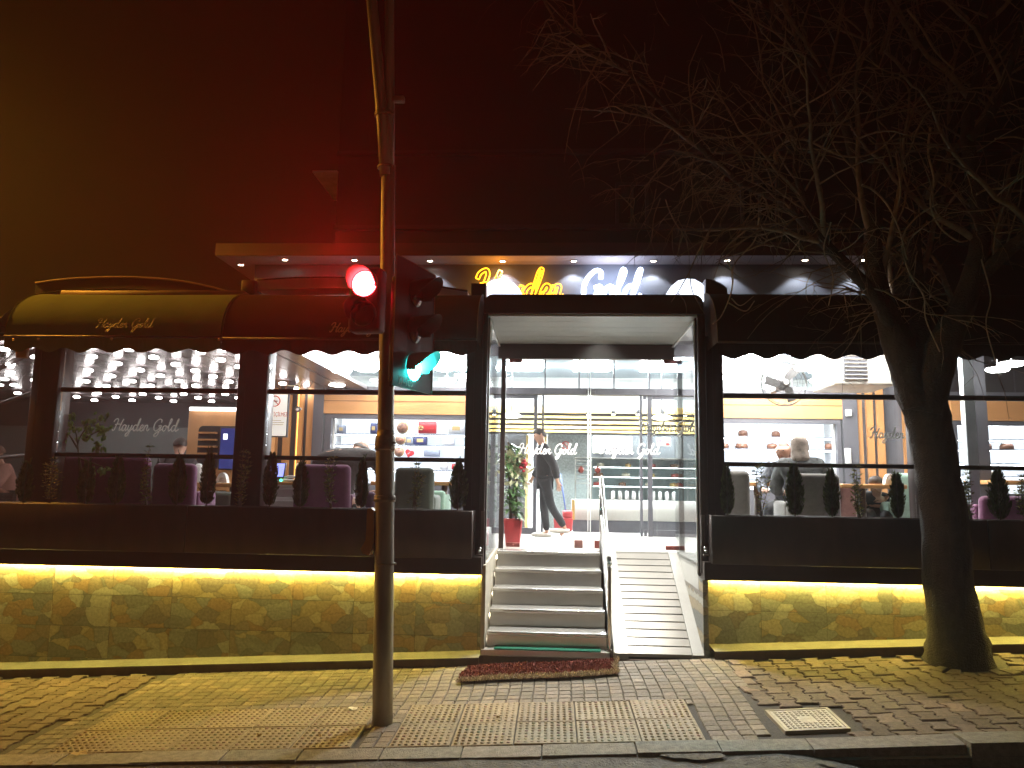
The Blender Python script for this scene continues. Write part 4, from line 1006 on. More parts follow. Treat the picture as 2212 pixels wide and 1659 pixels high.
# handrail between stairs and ramp
hr = thing('handrail', 'bright stainless handrail between the stairs and the ramp', 'handrail', (xs1, 7.75, z0g))
chrome = mat('polished_steel', (.85, .83, .80), .12, 1.0, var=.03)
hx = xs1-.005
zpt = Z(1318, 1225, 7.76); ztop = Z(1302, 1032, 9.15)
q = MB(); q.tube([(hx, 7.76, z0g+.02), (hx, 7.76, zpt)], .02, 12); q.ball((hx, 7.76, zpt+.03), .026); q.lathe((hx, 7.76, zpt-.02), [(.02, 0), (.03, .005), (.03, .015), (.02, .02)], 12); q.lathe((hx, 7.76, z0g+.02), [(.05, 0), (.05, .008), (.022, .02)], 14); q.build('post', chrome, hr, weld=False)
q = MB(); q.tube([(hx, 9.15, ZF), (hx, 9.15, ztop-.02)], .02, 12); q.build('post', chrome, hr)
q = MB(); q.tube(catmull([(hx, 7.76, zpt+.04), (hx, 8.3, zpt+.04+(ztop-zpt-.04)*.38), (hx, 9.0, ztop-.06), (hx, 9.15, ztop), (hx-.02, 9.2, ztop-.04)], 5), .022, 12); q.build('rail', chrome, hr)
q = MB(); q.tube([(hx, 7.76, z0g+.42), (hx, 9.15, ZF+.42)], .012, 8); q.tube([(hx, 7.76, z0g+.22), (hx, 9.15, ZF+.22)], .012, 8); q.build('mid_rail', chrome, hr, weld=False)

# ================================================================ inside: shop behind the facade
# room shell
shop_w = mat('shop_wall', (.45, .46, .44), .6, var=.05); shop_c = mat('shop_ceiling', (.30, .36, .42), .35, var=.1, scale=1)
YR = 16.2
sh_ = thing('shop_interior', 'brightly lit shop room seen through the glass doors', 'room', (.6, 14, ZF))
q = MB(); q.box(xb0, 9, YR, YR+.1, ZF, 4.05); q.build('back_wall', shop_w, sh_)
q = MB(); q.box(xb0, 9, YB+.3, YR, 4.0, 4.05); q.build('ceiling_panel', shop_c, sh_)
q = MB(); q.box(xb0+.3, xb0+.4, YB+.3, YR, ZF, 4.0); q.box(8.9, 9, YB+.3, YR, ZF, 4.0); q.build('side_wall', shop_w, sh_, weld=False)
k = 0
for x in (-3.6, -2.0, -.6, .7, 2.0, 3.5, 5.2):
    for y in (12.9, 14.3):
        q = MB(); q.box(x-.35, x+.35, y, y+.5, 3.93, 3.95); q.build('light_panel', mat('shop_lamp_panel', (1, 1, 1), .5, em=(.90, .97, 1), es=230), sh_); k += 1
# slatted yellow bulkhead across the shop behind the doors
ylw = mat('yellow_slat', (.72, .50, .16), .5, var=.1, scale=3, stretch=(.1, 1, 1)); blk = mat('black_panel', (.02, .02, .024), .5)
bh = thing('slatted_bulkhead', 'yellow and black striped bulkhead across the shop behind the sliding doors', 'bulkhead', (.6, 13.6, 2.4))
YH = 13.6; q = MB(); q.box(-1.6, 3.0, YH+.03, YH+.2, Z(1280, 938, YH), Z(1280, 882, YH)); q.build('backing', blk, bh)
q = MB()
for y0, y1 in ((899, 904), (910, 916), (921, 927), (930, 935)): q.box(-1.6, 3.0, YH-.02, YH+.03, Z(1280, y1, YH), Z(1280, y0, YH))
q.build('slats', ylw, bh, weld=False)
q = MB(); q.box(-1.6, 3.0, YH-.05, YH+.2, Z(1280, 893, YH), Z(1280, 880, YH)); q.build('top_board', ylw, bh)
for i, px in enumerate((1068, 1271, 1325, 1378, 1431)):
    p = W(px, 893, 13.45); s_ = thing('track_spot', '%s small black spot lamp on the striped bulkhead' % ('leftmost second third fourth rightmost'.split()[i]), 'spot lamp', p, 'black spot lamps in the shop')
    q = MB(); q.tube([(p.x, p.y, p.z+.09), (p.x, p.y, p.z-.02)], .038, 10); q.build('housing', blk, s_); q = MB(); q.lathe((p.x, p.y, p.z-.026), [(0, 0), (.03, 0), (.03, .006)], 10); q.build('lens', panelm, s_)
for lb, px, py in (('oval pendant lamp left of the door mullion', 1105, 900), ('oval pendant lamp above the counter at the right door', 1430, 904)):
    p = W(px, py, 13.2); t_ = thing('bowl_pendant', lb, 'ceiling lamp', p); q = MB(); q.lathe((p.x, p.y, p.z), [(0, -.03), (.12, -.02), (.18, .01), (.12, .05), (.03, .07), (0, .07)], 18); q.build('lamp_bowl', mat('bowl_glow', (1, 1, 1), .5, em=(1, .95, .82), es=5), t_)
    q = MB(); q.tube([(p.x, p.y, p.z+.07), (p.x, p.y, 3.98)], .008, 5); q.build('cord', blk, t_)
# panel wall behind the walker and wall behind the counter
q = MB(); p0, p1 = X(1182, 1000, 13.9), X(1268, 1000, 13.9); q.box(p0, p1, 13.9, 14.0, ZF, Z(1230, 937, 13.9))
tag(q.build('patterned_panel', mat('mosaic_panel', (.22, .25, .24), .4, var=.35, scale=30), loc=((p0+p1)/2, 13.9, ZF)), 'grey mosaic panel wall behind the walking man', 'panel')
q = MB(); q.box(p1+.02, 3.6, 14.5, 14.6, ZF, Z(1300, 937, 14.5)); tag(q.build('counter_back_wall', mat('charcoal_wall', (.07, .075, .08), .5), loc=(2, 14.5, ZF)), 'dark wall behind the pastry counter', 'wall')
q = MB(); q.box(-1.5, X(1137, 1000, 14.1), 14.1, 14.2, ZF, Z(1100, 937, 14.1)); tag(q.build('side_back_wall', mat('charcoal_wall2', (.09, .09, .095), .5), loc=(-1, 14.1, ZF)), 'dark wall behind the potted plant', 'wall')
for lb, px in (('yellow upright strip left of the walking man', 1139), ('yellow upright strip right of the walking man', 1178)):
    q = MB(); x = X(px, 1000, 13.95); q.box(x-.025, x+.025, 13.86, 13.895, ZF, Z(px, 940, 13.9)); tag(q.build('upright_strip', ylw, loc=(x, 13.9, ZF)), lb, 'trim strip')
p = W(1222, 962, 13.88); t_ = thing('round_no_smoking_sign', 'round no smoking sign on the grey mosaic panel', 'sign', p)
redm = mat('sign_red', (.55, .03, .03), .5); wht = mat('white_plastic', (.78, .78, .76), .4, var=.03)
q = MB(); q.lathe(p, [(.075, -.004), (.075, 0), (0, 0)], 24, Vector((0, -1, 0))); q.build('plate', mat('sign_grey', (.4, .38, .36), .5), t_)
q = MB(); q.tube([(p.x+.066*math.cos(a/12*math.pi), p.y-.01, p.z+.066*math.sin(a/12*math.pi)) for a in range(25)], .009, 6); q.tube([(p.x-.045, p.y-.012, p.z+.045), (p.x+.045, p.y-.012, p.z-.045)], .008, 6); q.build('prohibition_ring', redm, t_, weld=False)
# oven niche, small poster with letters
q = MB(); a, b_ = W(1281, 985, 14.45), W(1365, 943, 14.45); nw = thing('serving_hatch', 'bright serving hatch in the dark wall behind the counter', 'hatch', a)
q.box(a.x, b_.x, 14.46, 14.49, a.z+.06, b_.z); q.build('lit_panel', mat('warm_lit', (.9, .85, .7), .5, em=(1, .93, .78), es=1.5), nw)
q = MB(); q.box(a.x+.2, b_.x-.03, 14.42, 14.455, a.z-.1, a.z+.17); q.build('oven_front', mat('oven_front', (.15, .15, .16), .3, .6), nw)
q = MB(); q.box(a.x, b_.x, 14.42, 14.5, a.z+.17, a.z+.2); q.build('shelf', wht, nw)
a, b_ = W(1411, 966, 12.35), W(1442, 948, 12.35); ps = thing('door_sticker', 'white sticker with purple capitals on the right sliding door', 'sticker', a)
q = MB(); q.rbox(a.x, b_.x, 12.0, 12.008, a.z, b_.z, .003, 1); q.build('plate', wht, ps)
text_mesh('lettering', 'OTOMAT', (a.x+.012, 11.996, a.z+.06), (1, 0, 0), (0, 0, 1), .055, mat('purple_print', (.10, .04, .30), .5), ps, .001, sx=.95)
q = MB(); q.box(b_.x-.075, b_.x-.02, 11.994, 11.999, a.z+.015, a.z+.045); q.build('red_mark', redm, ps)

# sliding doors in the facade
slg = mat('slider_grey', (.13, .13, .15), .35, .4)
hdr = thing('sliding_door_set', 'dark grey sliding glass doors behind the walking man', 'door', (.6, YB, ZF))
za, zb = Z(1280, 854, YB), Z(1280, 840, YB); xa_, xz_ = X(1046, 846, YB)+.004, X(1515, 846, YB)-.004
q = MB(); q.box(xa_, xz_, YB-.08, YB+.08, za, zb); q.build('header_beam', slg, hdr)
q = MB(); p = W(1276, 846, YB-.09); q.rbox(p.x-.07, p.x+.07, YB-.13, YB-.081, p.z-.03, p.z+.03, .01, 1); q.build('door_sensor', blk, hdr)
for px, w in ((1156, .06), (1172, .035), (1385, .04), (1404, .07)):
    x = X(px, 1000, YB); q = MB(); q.box(x-w/2, x+w/2, YB-.03, YB+.03, ZF, za-.002); q.build('door_stile', slg, hdr)
for a, b_ in ((1060, 1152), (1389, 1400), (1409, 1512)):
    x0, x1 = X(a, 1145, YB)+.012, X(b_, 1145, YB)-.012; q = MB(); q.box(x0, x1, YB-.025, YB+.025, ZF+.005, ZF+.10); q.build('bottom_rail', slg, hdr)
    q = MB(); q.box(x0, x1, YB-.005, YB+.005, ZF+.102, za-.06); q.build('glass_pane', glass, hdr); q = MB(); q.box(x0, x1, YB-.025, YB+.025, za-.058, za-.003); q.build('top_rail', slg, hdr)
q = MB(); q.box(xa_, xz_, YB-.01, YB+.04, ZI-.3, ZI); q.build('fanlight_head', slg, hdr)
for px in (1178, 1251, 1326, 1402):
    x = X(px, 800, YB); q = MB(); q.box(x-.012, x+.012, YB-.02, YB+.02, zb+.002, ZI-.302); q.build('fanlight_bar', slg, hdr)
q = MB(); q.box(xa_, xz_, YB-.003, YB+.003, zb+.002, ZI-.302); q.build('fanlight_glass', glass, hdr)
# pastry counter
YCN = 13.0
ct = thing('pastry_counter', 'long white pastry counter with a lit glass display case', 'counter', (X(1350, 1130, YCN), YCN, ZF))
x0, x1 = X(1235, 1130, YCN), X(1520, 1130, YCN)+.6; zt_ = Z(1300, 1080, YCN); zk = Z(1300, 1124, YCN)
q = MB(); q.rbox(x0, x1, YCN, YCN+.6, zk, zt_, .008, 1); q.build('base_front', mat('counter_white', (.85, .83, .76), .3, var=.03), ct)
q = MB(); q.box(x0+.02, x1, YCN+.03, YCN+.6, ZF, zk-.002); q.build('kick_plate', slg, ct)
q = MB(); q.box(x0-.004, x0+.05, YCN-.006, YCN+.02, zk, zt_); q.build('corner_strip', ylw, ct)
zz = Z(1300, 990, YCN); xg = x0+.05
q = MB(); q.box(xg+.3, x1, YCN+.1, YCN+.105, zt_+.002, zz); q.build('case_glass', glass, ct)
q = MB()
for x in (xg, xg+.27): q.box(x, x+.02, YCN+.1, YCN+.12, zt_+.002, zz-.001)
q.build('case_post', edge, ct)
q = MB(); q.box(xg, x1, YCN+.1, YCN+.55, zz, zz+.02); q.build('case_top', edge, ct)
for i, py in enumerate((1009, 1030, 1050)):
    z = Z(1300, py, YCN+.2); q = MB(); q.box(xg+.3, x1, YCN+.14, YCN+.5, z-.012, z); s_ = q.build('shelf', mat('glass_shelf', (.7, .85, .85), .15), ct)
    q = MB(); q.box(xg+.32, x1, YCN+.13, YCN+.139, z-.012, z+.002); q.build('light_strip', mat('case_light', (1, 1, 1), .5, em=(.95, 1, 1), es=7), s_)
for i in range(6):
    z = zz-.05-i*.075; q = MB(); q.box(xg+.02, xg+.27, YCN+.14, YCN+.4, z, z+.012); q.build('tray', edge, ct)
q = MB(); q.box(xg+.3, x1, YCN+.52, YCN+.55, zt_, zz); q.build('case_back', mat('case_back', (.55, .68, .68), .4), ct)
cake = [mat('cake_%s' % n, c, .5) for n, c in (('cream', (.75, .66, .5)), ('brown', (.22, .10, .05)), ('red', (.5, .06, .05)), ('gold', (.6, .38, .12)))]
r = random.Random(9)
for i in range(16):
    lvl = (1009, 1030, 1050)[i % 3]; z = Z(1300, lvl, YCN+.2); x = xg+.45+(i//3)*.42+r.uniform(-.06, .06)
    if x > x1-.1: continue
    t_ = MB(); rad = r.uniform(.05, .09)
    t_.lathe((x, YCN+.3, z+.001), [(rad, 0), (rad, .05), (rad*.9, .065), (rad*.3, .07), (0, .085)], 14)
    tag(t_.build('cake', cake[i % 4], loc=(x, YCN+.3, z)), ['cream', 'brown', 'red glazed', 'golden'][i % 4]+' cake, %s from the left on the %s shelf of the pastry case' % ('first second third fourth fifth sixth'.split()[i//3], ['top', 'middle', 'lower'][i % 3]), 'cake', 'cakes in the pastry case')
for i in range(9):
    x = X(1325+i*15+(12 if i > 4 else 0), 1076, YCN-.0); z = zt_+.002
    q = MB(); q.lathe((x, YCN+.06, z), [(.03, 0), (.034, .01), (.034, .10), (.026, .13), (.026, .15), (0, .15)], 12)
    tag(q.build('white_jar', wht, loc=(x, YCN+.06, z)), '%s white jar from the left along the front of the pastry counter' % 'first second third fourth fifth sixth seventh eighth ninth'.split()[i], 'jar', 'row of white jars on the counter')
# things on the entrance floor
redp = mat('red_plastic', (.42, .035, .04), .4)
bk = thing('mop_bucket', 'red mop bucket with a wringer beside the walking man', 'bucket', W(1218, 1128, 12.6)); p = Vector((bk.location.x, 12.6, ZF)); bk.location = p; ORG[bk.name] = p.copy()
q = MB(); q.rbox(p.x-.15, p.x+.13, 12.5, 12.75, ZF+.03, ZF+.24, .02, 2, top=(1.12, 1.1)); q.build('bucket_body', redp, bk)
q = MB(); q.rbox(p.x-.02, p.x+.14, 12.5, 12.75, ZF+.245, ZF+.36, .02, 1); q.build('wringer', redp, bk)
q = MB(); q.tube([(p.x+.05, 12.6, ZF+.2), (p.x-.06, 12.62, ZF+.95)], .012, 6); q.build('mop_handle', mat('blue_handle', (.05, .1, .4), .4), bk)
# potted plant behind the left door leaf
pp = Vector((X(1108, 1163, 9.75), 9.75, ZF)); pl = thing('potted_plant', 'leafy plant in a tapered red pot behind the left glass door', 'potted plant', pp)
hpt = Z(1108, 1120, 9.75)-ZF
q = MB(); q.rbox(pp.x-.115, pp.x+.115, 9.64, 9.87, ZF, ZF+hpt, .02, 2, top=(1.0, 1.0)); 
for i, v in enumerate(q.v):
    t_ = (v[2]-ZF)/hpt; s_ = .74+.28*t_; q.v[i] = (pp.x+(v[0]-pp.x)*s_, 9.755+(v[1]-9.755)*s_, v[2])
q.build('pot', redp, pl)
leafm = mat('plant_leaf', (.08, .17, .05), .4, var=.4, scale=12); q = MB(); st = MB(); r = random.Random(4)
for k in range(4):
    bx, by = pp.x+r.uniform(-.05, .05), 9.75+r.uniform(-.05, .05); top = r.uniform(.75, 1.0); lean = r.uniform(-.12, .12)
    pts = catmull([(bx, by, ZF+hpt-.02), (bx+lean*.3, by, ZF+hpt+top*.5), (bx+lean, by+r.uniform(-.05, .05), ZF+hpt+top)], 5); st.tube(pts, .012, 6)
    for i in range(60):
        t_ = r.uniform(.1, 1); c = pts[int(t_*(len(pts)-1))]; a = r.uniform(0, 6.28); d = Vector((math.cos(a), math.sin(a), r.uniform(-.3, .6))).normalized(); L = r.uniform(.12, .24); s_ = d.cross(Vector((0, 0, 1))).normalized()
        m1 = c+d*L*.5+Vector((0, 0, .02)); e1 = c+d*L+Vector((0, 0, -.05)); q.add([c, m1+s_*.028, e1, m1-s_*.028], [(0, 1, 3), (1, 2, 3)])
q.build('leaves', leafm, pl, weld=False)
fl = MB()
for k in range(90):
    a = r.uniform(0, 6.28); c = Vector((pp.x+r.gauss(.03, .10), 9.66+r.gauss(0, .05), ZF+hpt+r.uniform(.42, .80))); d = Vector((math.cos(a), -.3, math.sin(a)*.7)).normalized(); s_ = d.cross(Vector((0, 1, 0))).normalized(); fl.add([c, c+d*.05+s_*.02, c+d*.10, c+d*.05-s_*.02], [(0, 1, 2, 3)])
fl.build('blossoms', mat('pale_blossom', (.80, .72, .45), .6, var=.4, scale=20), pl, weld=False)
fl = MB()
for k in range(14):
    fl.ball((pp.x+.13+r.gauss(0, .03), 9.62+r.gauss(0, .02), ZF+hpt+.66+r.gauss(0, .04)), (.022, .02, .018), 8, 5)
fl.build('red_blossoms', mat('red_blossom', (.6, .03, .05), .5), pl, weld=False)
if 1: st.build('stems', stemm, pl, weld=False)

# ---------------------------------------------------------------- display shelves in the facade
boxc = {n: mat('box_'+n, c, .4, var=.06) for n, c in (('red', (.55, .03, .04)), ('navy', (.03, .04, .14)), ('white', (.8, .8, .82)), ('brown', (.16, .07, .04)), ('slate', (.25, .28, .36)), ('gold', (.55, .40, .18)))}
litw = mat('backlit_panel', (.9, .92, .95), .5, em=(.85, .93, 1), es=.9)
def showcase(lb, pa, pb, ytop, ybot, rows, es=1.0):
    s = thing('display_shelves', lb, 'display shelves', W((pa+pb)/2, ybot, 12.5))
    x0, x1 = X(pa, 950, 12.2)+.05, X(pb, 950, 12.2)-.05; z0, z1 = Z((pa+pb)/2, ybot, 12.3), Z((pa+pb)/2, ytop, 12.3)
    q = MB(); q.box(x0, x1, 12.62, 12.66, z0, z1); q.build('lit_back', litw, s)
    q = MB(); q.box(x0-.04, x0, 12.2, 12.66, z0, z1); q.box(x1, x1+.04, 12.2, 12.66, z0, z1); q.build('side_board', wht, s, weld=False)
    q = MB(); q.box(x0, x1, 12.2, 12.62, z1-.03, z1); q.build('top_board', wht, s)
    q = MB(); q.box(x0+.02, x1-.02, 12.22, 12.25, z1-.05, z1-.032); q.build('light_strip', tubem, s)
    zs = []
    for py in rows:
        z = Z((pa+pb)/2, py, 12.3); zs.append(z); q = MB(); q.box(x0, x1, 12.24, 12.618, z-.02, z); b_ = q.build('shelf', boxc['slate'], s)
        q = MB(); q.box(x0+.02, x1-.02, 12.245, 12.265, z-.034, z-.021); q.build('light_strip', tubem, b_)
    return s, zs, x0, x1
s1, z1_, a1_, b1_ = showcase('brightly lit gift shelves behind the hunched man', 715, 1046, 899, 1045, (938, 962, 988, 1015))
s2_, z2_, a2_, b2_ = showcase('brightly lit cake shelves behind the seated women', 1515, 1808, 905, 1045, (944, 970, 1002, 1025))
s3_, z3_, a3_, b3_ = showcase('lit shelves seen right of the tree trunk', 2058, 2400, 916, 1060, (950, 972, 1002, 1030))
def shelf_box(lb, px, py0, py1, w, m_, nm='gift_box', cat='box', Y=12.33, extra=None, grp=None):
    p = W(px, py1, Y); h = Z(px, py0, Y)-p.z; ww = w*Y/F
    t_ = thing(nm, lb, cat, p, grp); q = MB(); q.rbox(p.x-ww/2, p.x+ww/2, Y, Y+.12, p.z+.001, p.z+h, .006, 1); q.build('body', m_, t_)
    if extra == 'label': q = MB(); q.box(p.x-ww*.25, p.x+ww*.25, Y-.004, Y-.001, p.z+h*.3, p.z+h*.7); q.build('label_plate', boxc['gold'], t_)
    if extra == 'bow':
        q = MB()
        for a in range(6): q.ball((p.x-ww*.35+.03*math.cos(a), Y-.012, p.z+h*.45+.03*math.sin(a)), (.022, .01, .012), 8, 5)
        q.build('bow', boxc['gold'], t_, weld=False)
    if extra == 'lid': q = MB(); q.box(p.x-ww*.51, p.x+ww*.51, Y-.004, Y+.124, p.z+h+.001, p.z+h+.012); q.build('lid', boxc['white'], t_)
    return t_
shelf_box('red gift box with a gold bow on the upper shelf left of the entrance', 922, 911, 936, 38, boxc['red'], extra='bow')
shelf_box('navy box with a gold label on the middle shelf', 907, 942, 961, 28, boxc['navy'], extra='label')
shelf_box('grey box beside the round plate on the middle shelf', 883, 944, 961, 18, boxc['slate'], extra='label')
shelf_box('wide slate blue box on the lower shelf near the entrance', 932, 972, 986, 34, boxc['slate'], extra='lid')
shelf_box('white box at the right end of the upper shelf', 985, 914, 936, 34, boxc['white'], extra='label')
shelf_box('white box at the right end of the middle shelf', 968, 944, 961, 26, boxc['white'], extra='lid')
shelf_box('red box under the lower rail near the entrance column', 985, 1002, 1014, 20, boxc['red'], extra='label')
shelf_box('white box beside the red box under the lower rail', 958, 1000, 1014, 16, boxc['white'], extra='lid')
shelf_box('dark box on the upper shelf left of the pole', 806, 914, 936, 14, boxc['navy'], extra='label')
shelf_box('slate box at the left end of the upper shelf', 736, 918, 936, 16, boxc['slate'], extra='label')
def heart(lb, px, py, w):
    p = W(px, py, 12.3); s_ = w*12.3/F/34; q = MB(); P_ = []
    for i in range(28):
        a = 2*math.pi*i/28; x = 16*math.sin(a)**3; z = 13*math.cos(a)-5*math.cos(2*a)-2*math.cos(3*a)-math.cos(4*a); 
        P_.append((p.x+(x*.9+z*.3)*s_, p.y, p.z+(z*.9-x*.3)*s_))
    q.prism(P_, (0, .05, 0)); t_ = thing('heart_box', lb, 'heart box', p, 'red heart boxes'); q.build('body', boxc['red'], t_)
    q = MB(); q.prism([(p.x+.2*s_*a, p.y-.003, p.z+.2*s_*b) for a, b in ((-30, -10), (10, 18), (16, 10), (-24, -20))], (0, .002, 0)); q.build('label_plate', boxc['white'], t_)
heart('red heart box just left of the traffic light pole', 796, 979, 24); heart('red heart box just right of the traffic light pole', 884, 979, 22)
def plate(lb, px, py, w):
    p = W(px, py, 12.3); rr = w*12.3/F/2; t_ = thing('decorated_plate', lb, 'plate', p, 'decorated plates on the shelves')
    q = MB(); q.lathe(p, [(rr*.6, .0), (rr, -.02), (rr*.98, -.012), (rr*.6, .008), (0, .008)], 24, Vector((0, -1, 0))); q.build('plate_rim', boxc['gold'], t_)
    q = MB(); q.lathe((p.x, p.y-.012, p.z), [(rr*.85, 0), (rr*.85, .002), (0, .002)], 24, Vector((0, -1, 0))); q.build('plate_picture', mat('plate_picture', (.25, .12, .08), .4, var=.8, scale=25), t_)
plate('round decorated plate on the upper shelf right of the pole', 869, 924, 26); plate('round decorated plate on the middle shelf right of the pole', 865, 949, 24); plate('round decorated plate on the lower shelf right of the pole', 862, 976, 22)
for i, (px, py, w) in enumerate(((1605, 939, 20), (1676, 941, 18), (1563, 967, 22), (1602, 967, 26), (1668, 968, 22), (1738, 967, 18), (1790, 968, 16), (2130, 968, 22), (2175, 968, 26))):
    p = W(px, py+3, 12.35); rr = w*12.35/F/2; t_ = thing('shelf_cake', '%s on the shelves %s' % (['dark round cake', 'small dark round cake', 'low dark cake under cream', 'wide dark cake topped with cream', 'tall dark round cake', 'small brown cake', 'narrow brown cake', 'dark cake', 'wide pale cake'][i], 'right of the tree' if px > 2000 else 'behind the seated women, number %d from the left' % (i+1) if False else ('behind the seated women' if px < 2000 else '')), 'cake', p, 'cakes on the lit shelves')
    q = MB(); q.lathe(p, [(rr, 0), (rr*1.02, .05), (rr*.8, .085), (0, .10)], 18); q.build('cake_body', boxc['brown'], t_)
    q = MB(); q.lathe((p.x, p.y, p.z-.018), [(rr*1.2, 0), (rr*1.2, .012), (0, .014)], 18); q.build('cake_board', boxc['white'], t_)
    if i in (2, 3, 8): q = MB(); q.ball((p.x, p.y, p.z+.10), (rr*.8, rr*.8, .04)); q.build('cream', boxc['white'], t_)

# ---------------------------------------------------------------- kiosk at the left, signs, fans, air conditioner
kx0, kx1 = X(400, 1000, 11.0), X(516, 1000, 11.0); kz = Z(450, 885, 11.0)
ki = thing('wooden_kiosk', 'orange wooden kiosk with a rounded dark niche and shelves beyond the sofa', 'kiosk', ((kx0+kx1)/2, 11, ZF))
q = MB(); q.rbox(kx0, kx1+.3, 11.0, 11.6, ZF, kz, .01, 1); q.build('kiosk_body', wood, ki)
nx0, nz1, nz0 = X(429, 950, 11.0), Z(430, 920, 11.0), Z(430, 1010, 11.0)
P_ = [(kx1+.2, 10.99, nz0), (nx0, 10.99, nz0)]+[(nx0+.07-.07*math.cos(a*math.pi/12), 10.99, nz1-.07+.07*math.sin(a*math.pi/12)) for a in range(7)]+[(kx1+.2, 10.99, nz1)]
q = MB(); q.prism(P_, (0, -.012, 0)); q.build('niche', blk, ki)
q = MB()
for py in (935, 950, 965, 980): z = Z(450, py, 10.95); q.box(nx0+.03, X(468, py, 10.95), 10.90, 10.976, z-.012, z+.012)
q.build('niche_shelves', wood, ki, weld=False)
q = MB(); z = Z(450, 883, 10.9); q.tube([(kx0+.04, 10.95, z), (kx1, 10.95, z)], .028, 8); q.build('light_tube', mat('soft_tube', (1, 1, 1), .4, em=(1, .97, .95), es=3.5), ki)
p = W(488, 970, 10.85); sc = thing('wall_screen', 'dark screen with a small bright window beside the kiosk shelves', 'screen', p)
q = MB(); q.rbox(p.x-.11, p.x+.2, 10.86, 10.9, p.z-.3, p.z+.32, .01, 1); q.build('casing', blk, sc)
q = MB(); q.box(p.x-.09, p.x+.18, 10.853, 10.858, p.z-.28, p.z+.30); q.build('display', mat('screen_blue', (.02, .03, .12), .2, em=(.05, .08, .4), es=.35), sc)
q = MB(); q.box(p.x-.05, p.x+.01, 10.848, 10.852, p.z+.14, p.z+.22); q.build('display_window', mat('screen_white', (1, 1, 1), .3, em=(.9, .95, 1), es=2.5), sc)
# no smoking poster
a, b_ = W(573, 941, 11.0), W(621, 852, 11.0); ns_ = thing('no_smoking_poster', 'lit white no smoking poster on the slatted wall', 'poster', a)
q = MB(); q.rbox(a.x-.02, b_.x+.02, 11.02, 11.06, a.z-.02, b_.z+.02, .004, 1); q.build('poster_frame', grey, ns_)
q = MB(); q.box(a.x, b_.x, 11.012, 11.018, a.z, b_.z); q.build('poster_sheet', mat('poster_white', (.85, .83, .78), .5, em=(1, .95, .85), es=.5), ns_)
cx_, cz_ = a.x+(b_.x-a.x)*.38, b_.z-.10
q = MB(); q.tube([(cx_+.075*math.cos(t/14*math.pi), 11.008, cz_+.075*math.sin(t/14*math.pi)) for t in range(29)], .008, 6); q.tube([(cx_-.05, 11.006, cz_+.05), (cx_+.05, 11.006, cz_-.05)], .007, 6); q.build('prohibition_ring', redm, ns_, weld=False)
q = MB(); q.box(cx_-.05, cx_+.04, 11.005, 11.009, cz_-.008, cz_+.008); q.build('cigarette_mark', mat('ink_grey', (.2, .18, .17), .5), ns_)
w_ = b_.x-a.x
text_mesh('lettering', 'SİGARA İÇİLMEZ', (a.x-.10, 11.008, a.z+(b_.z-a.z)*.47), (1, 0, 0), (0, 0, 1), .085, redm, ns_, .001, sx=.62)
for k, (z_, l_) in enumerate(((.36, .5), (.31, .8), (.26, .75))):
    q = MB(); q.box(a.x+w_*(.5-l_/2), a.x+w_*(.5+l_/2), 11.007, 11.01, a.z+(b_.z-a.z)*z_, a.z+(b_.z-a.z)*z_+.007); q.build('small_print', mat('ink_brown', (.35, .22, .15), .5), ns_)
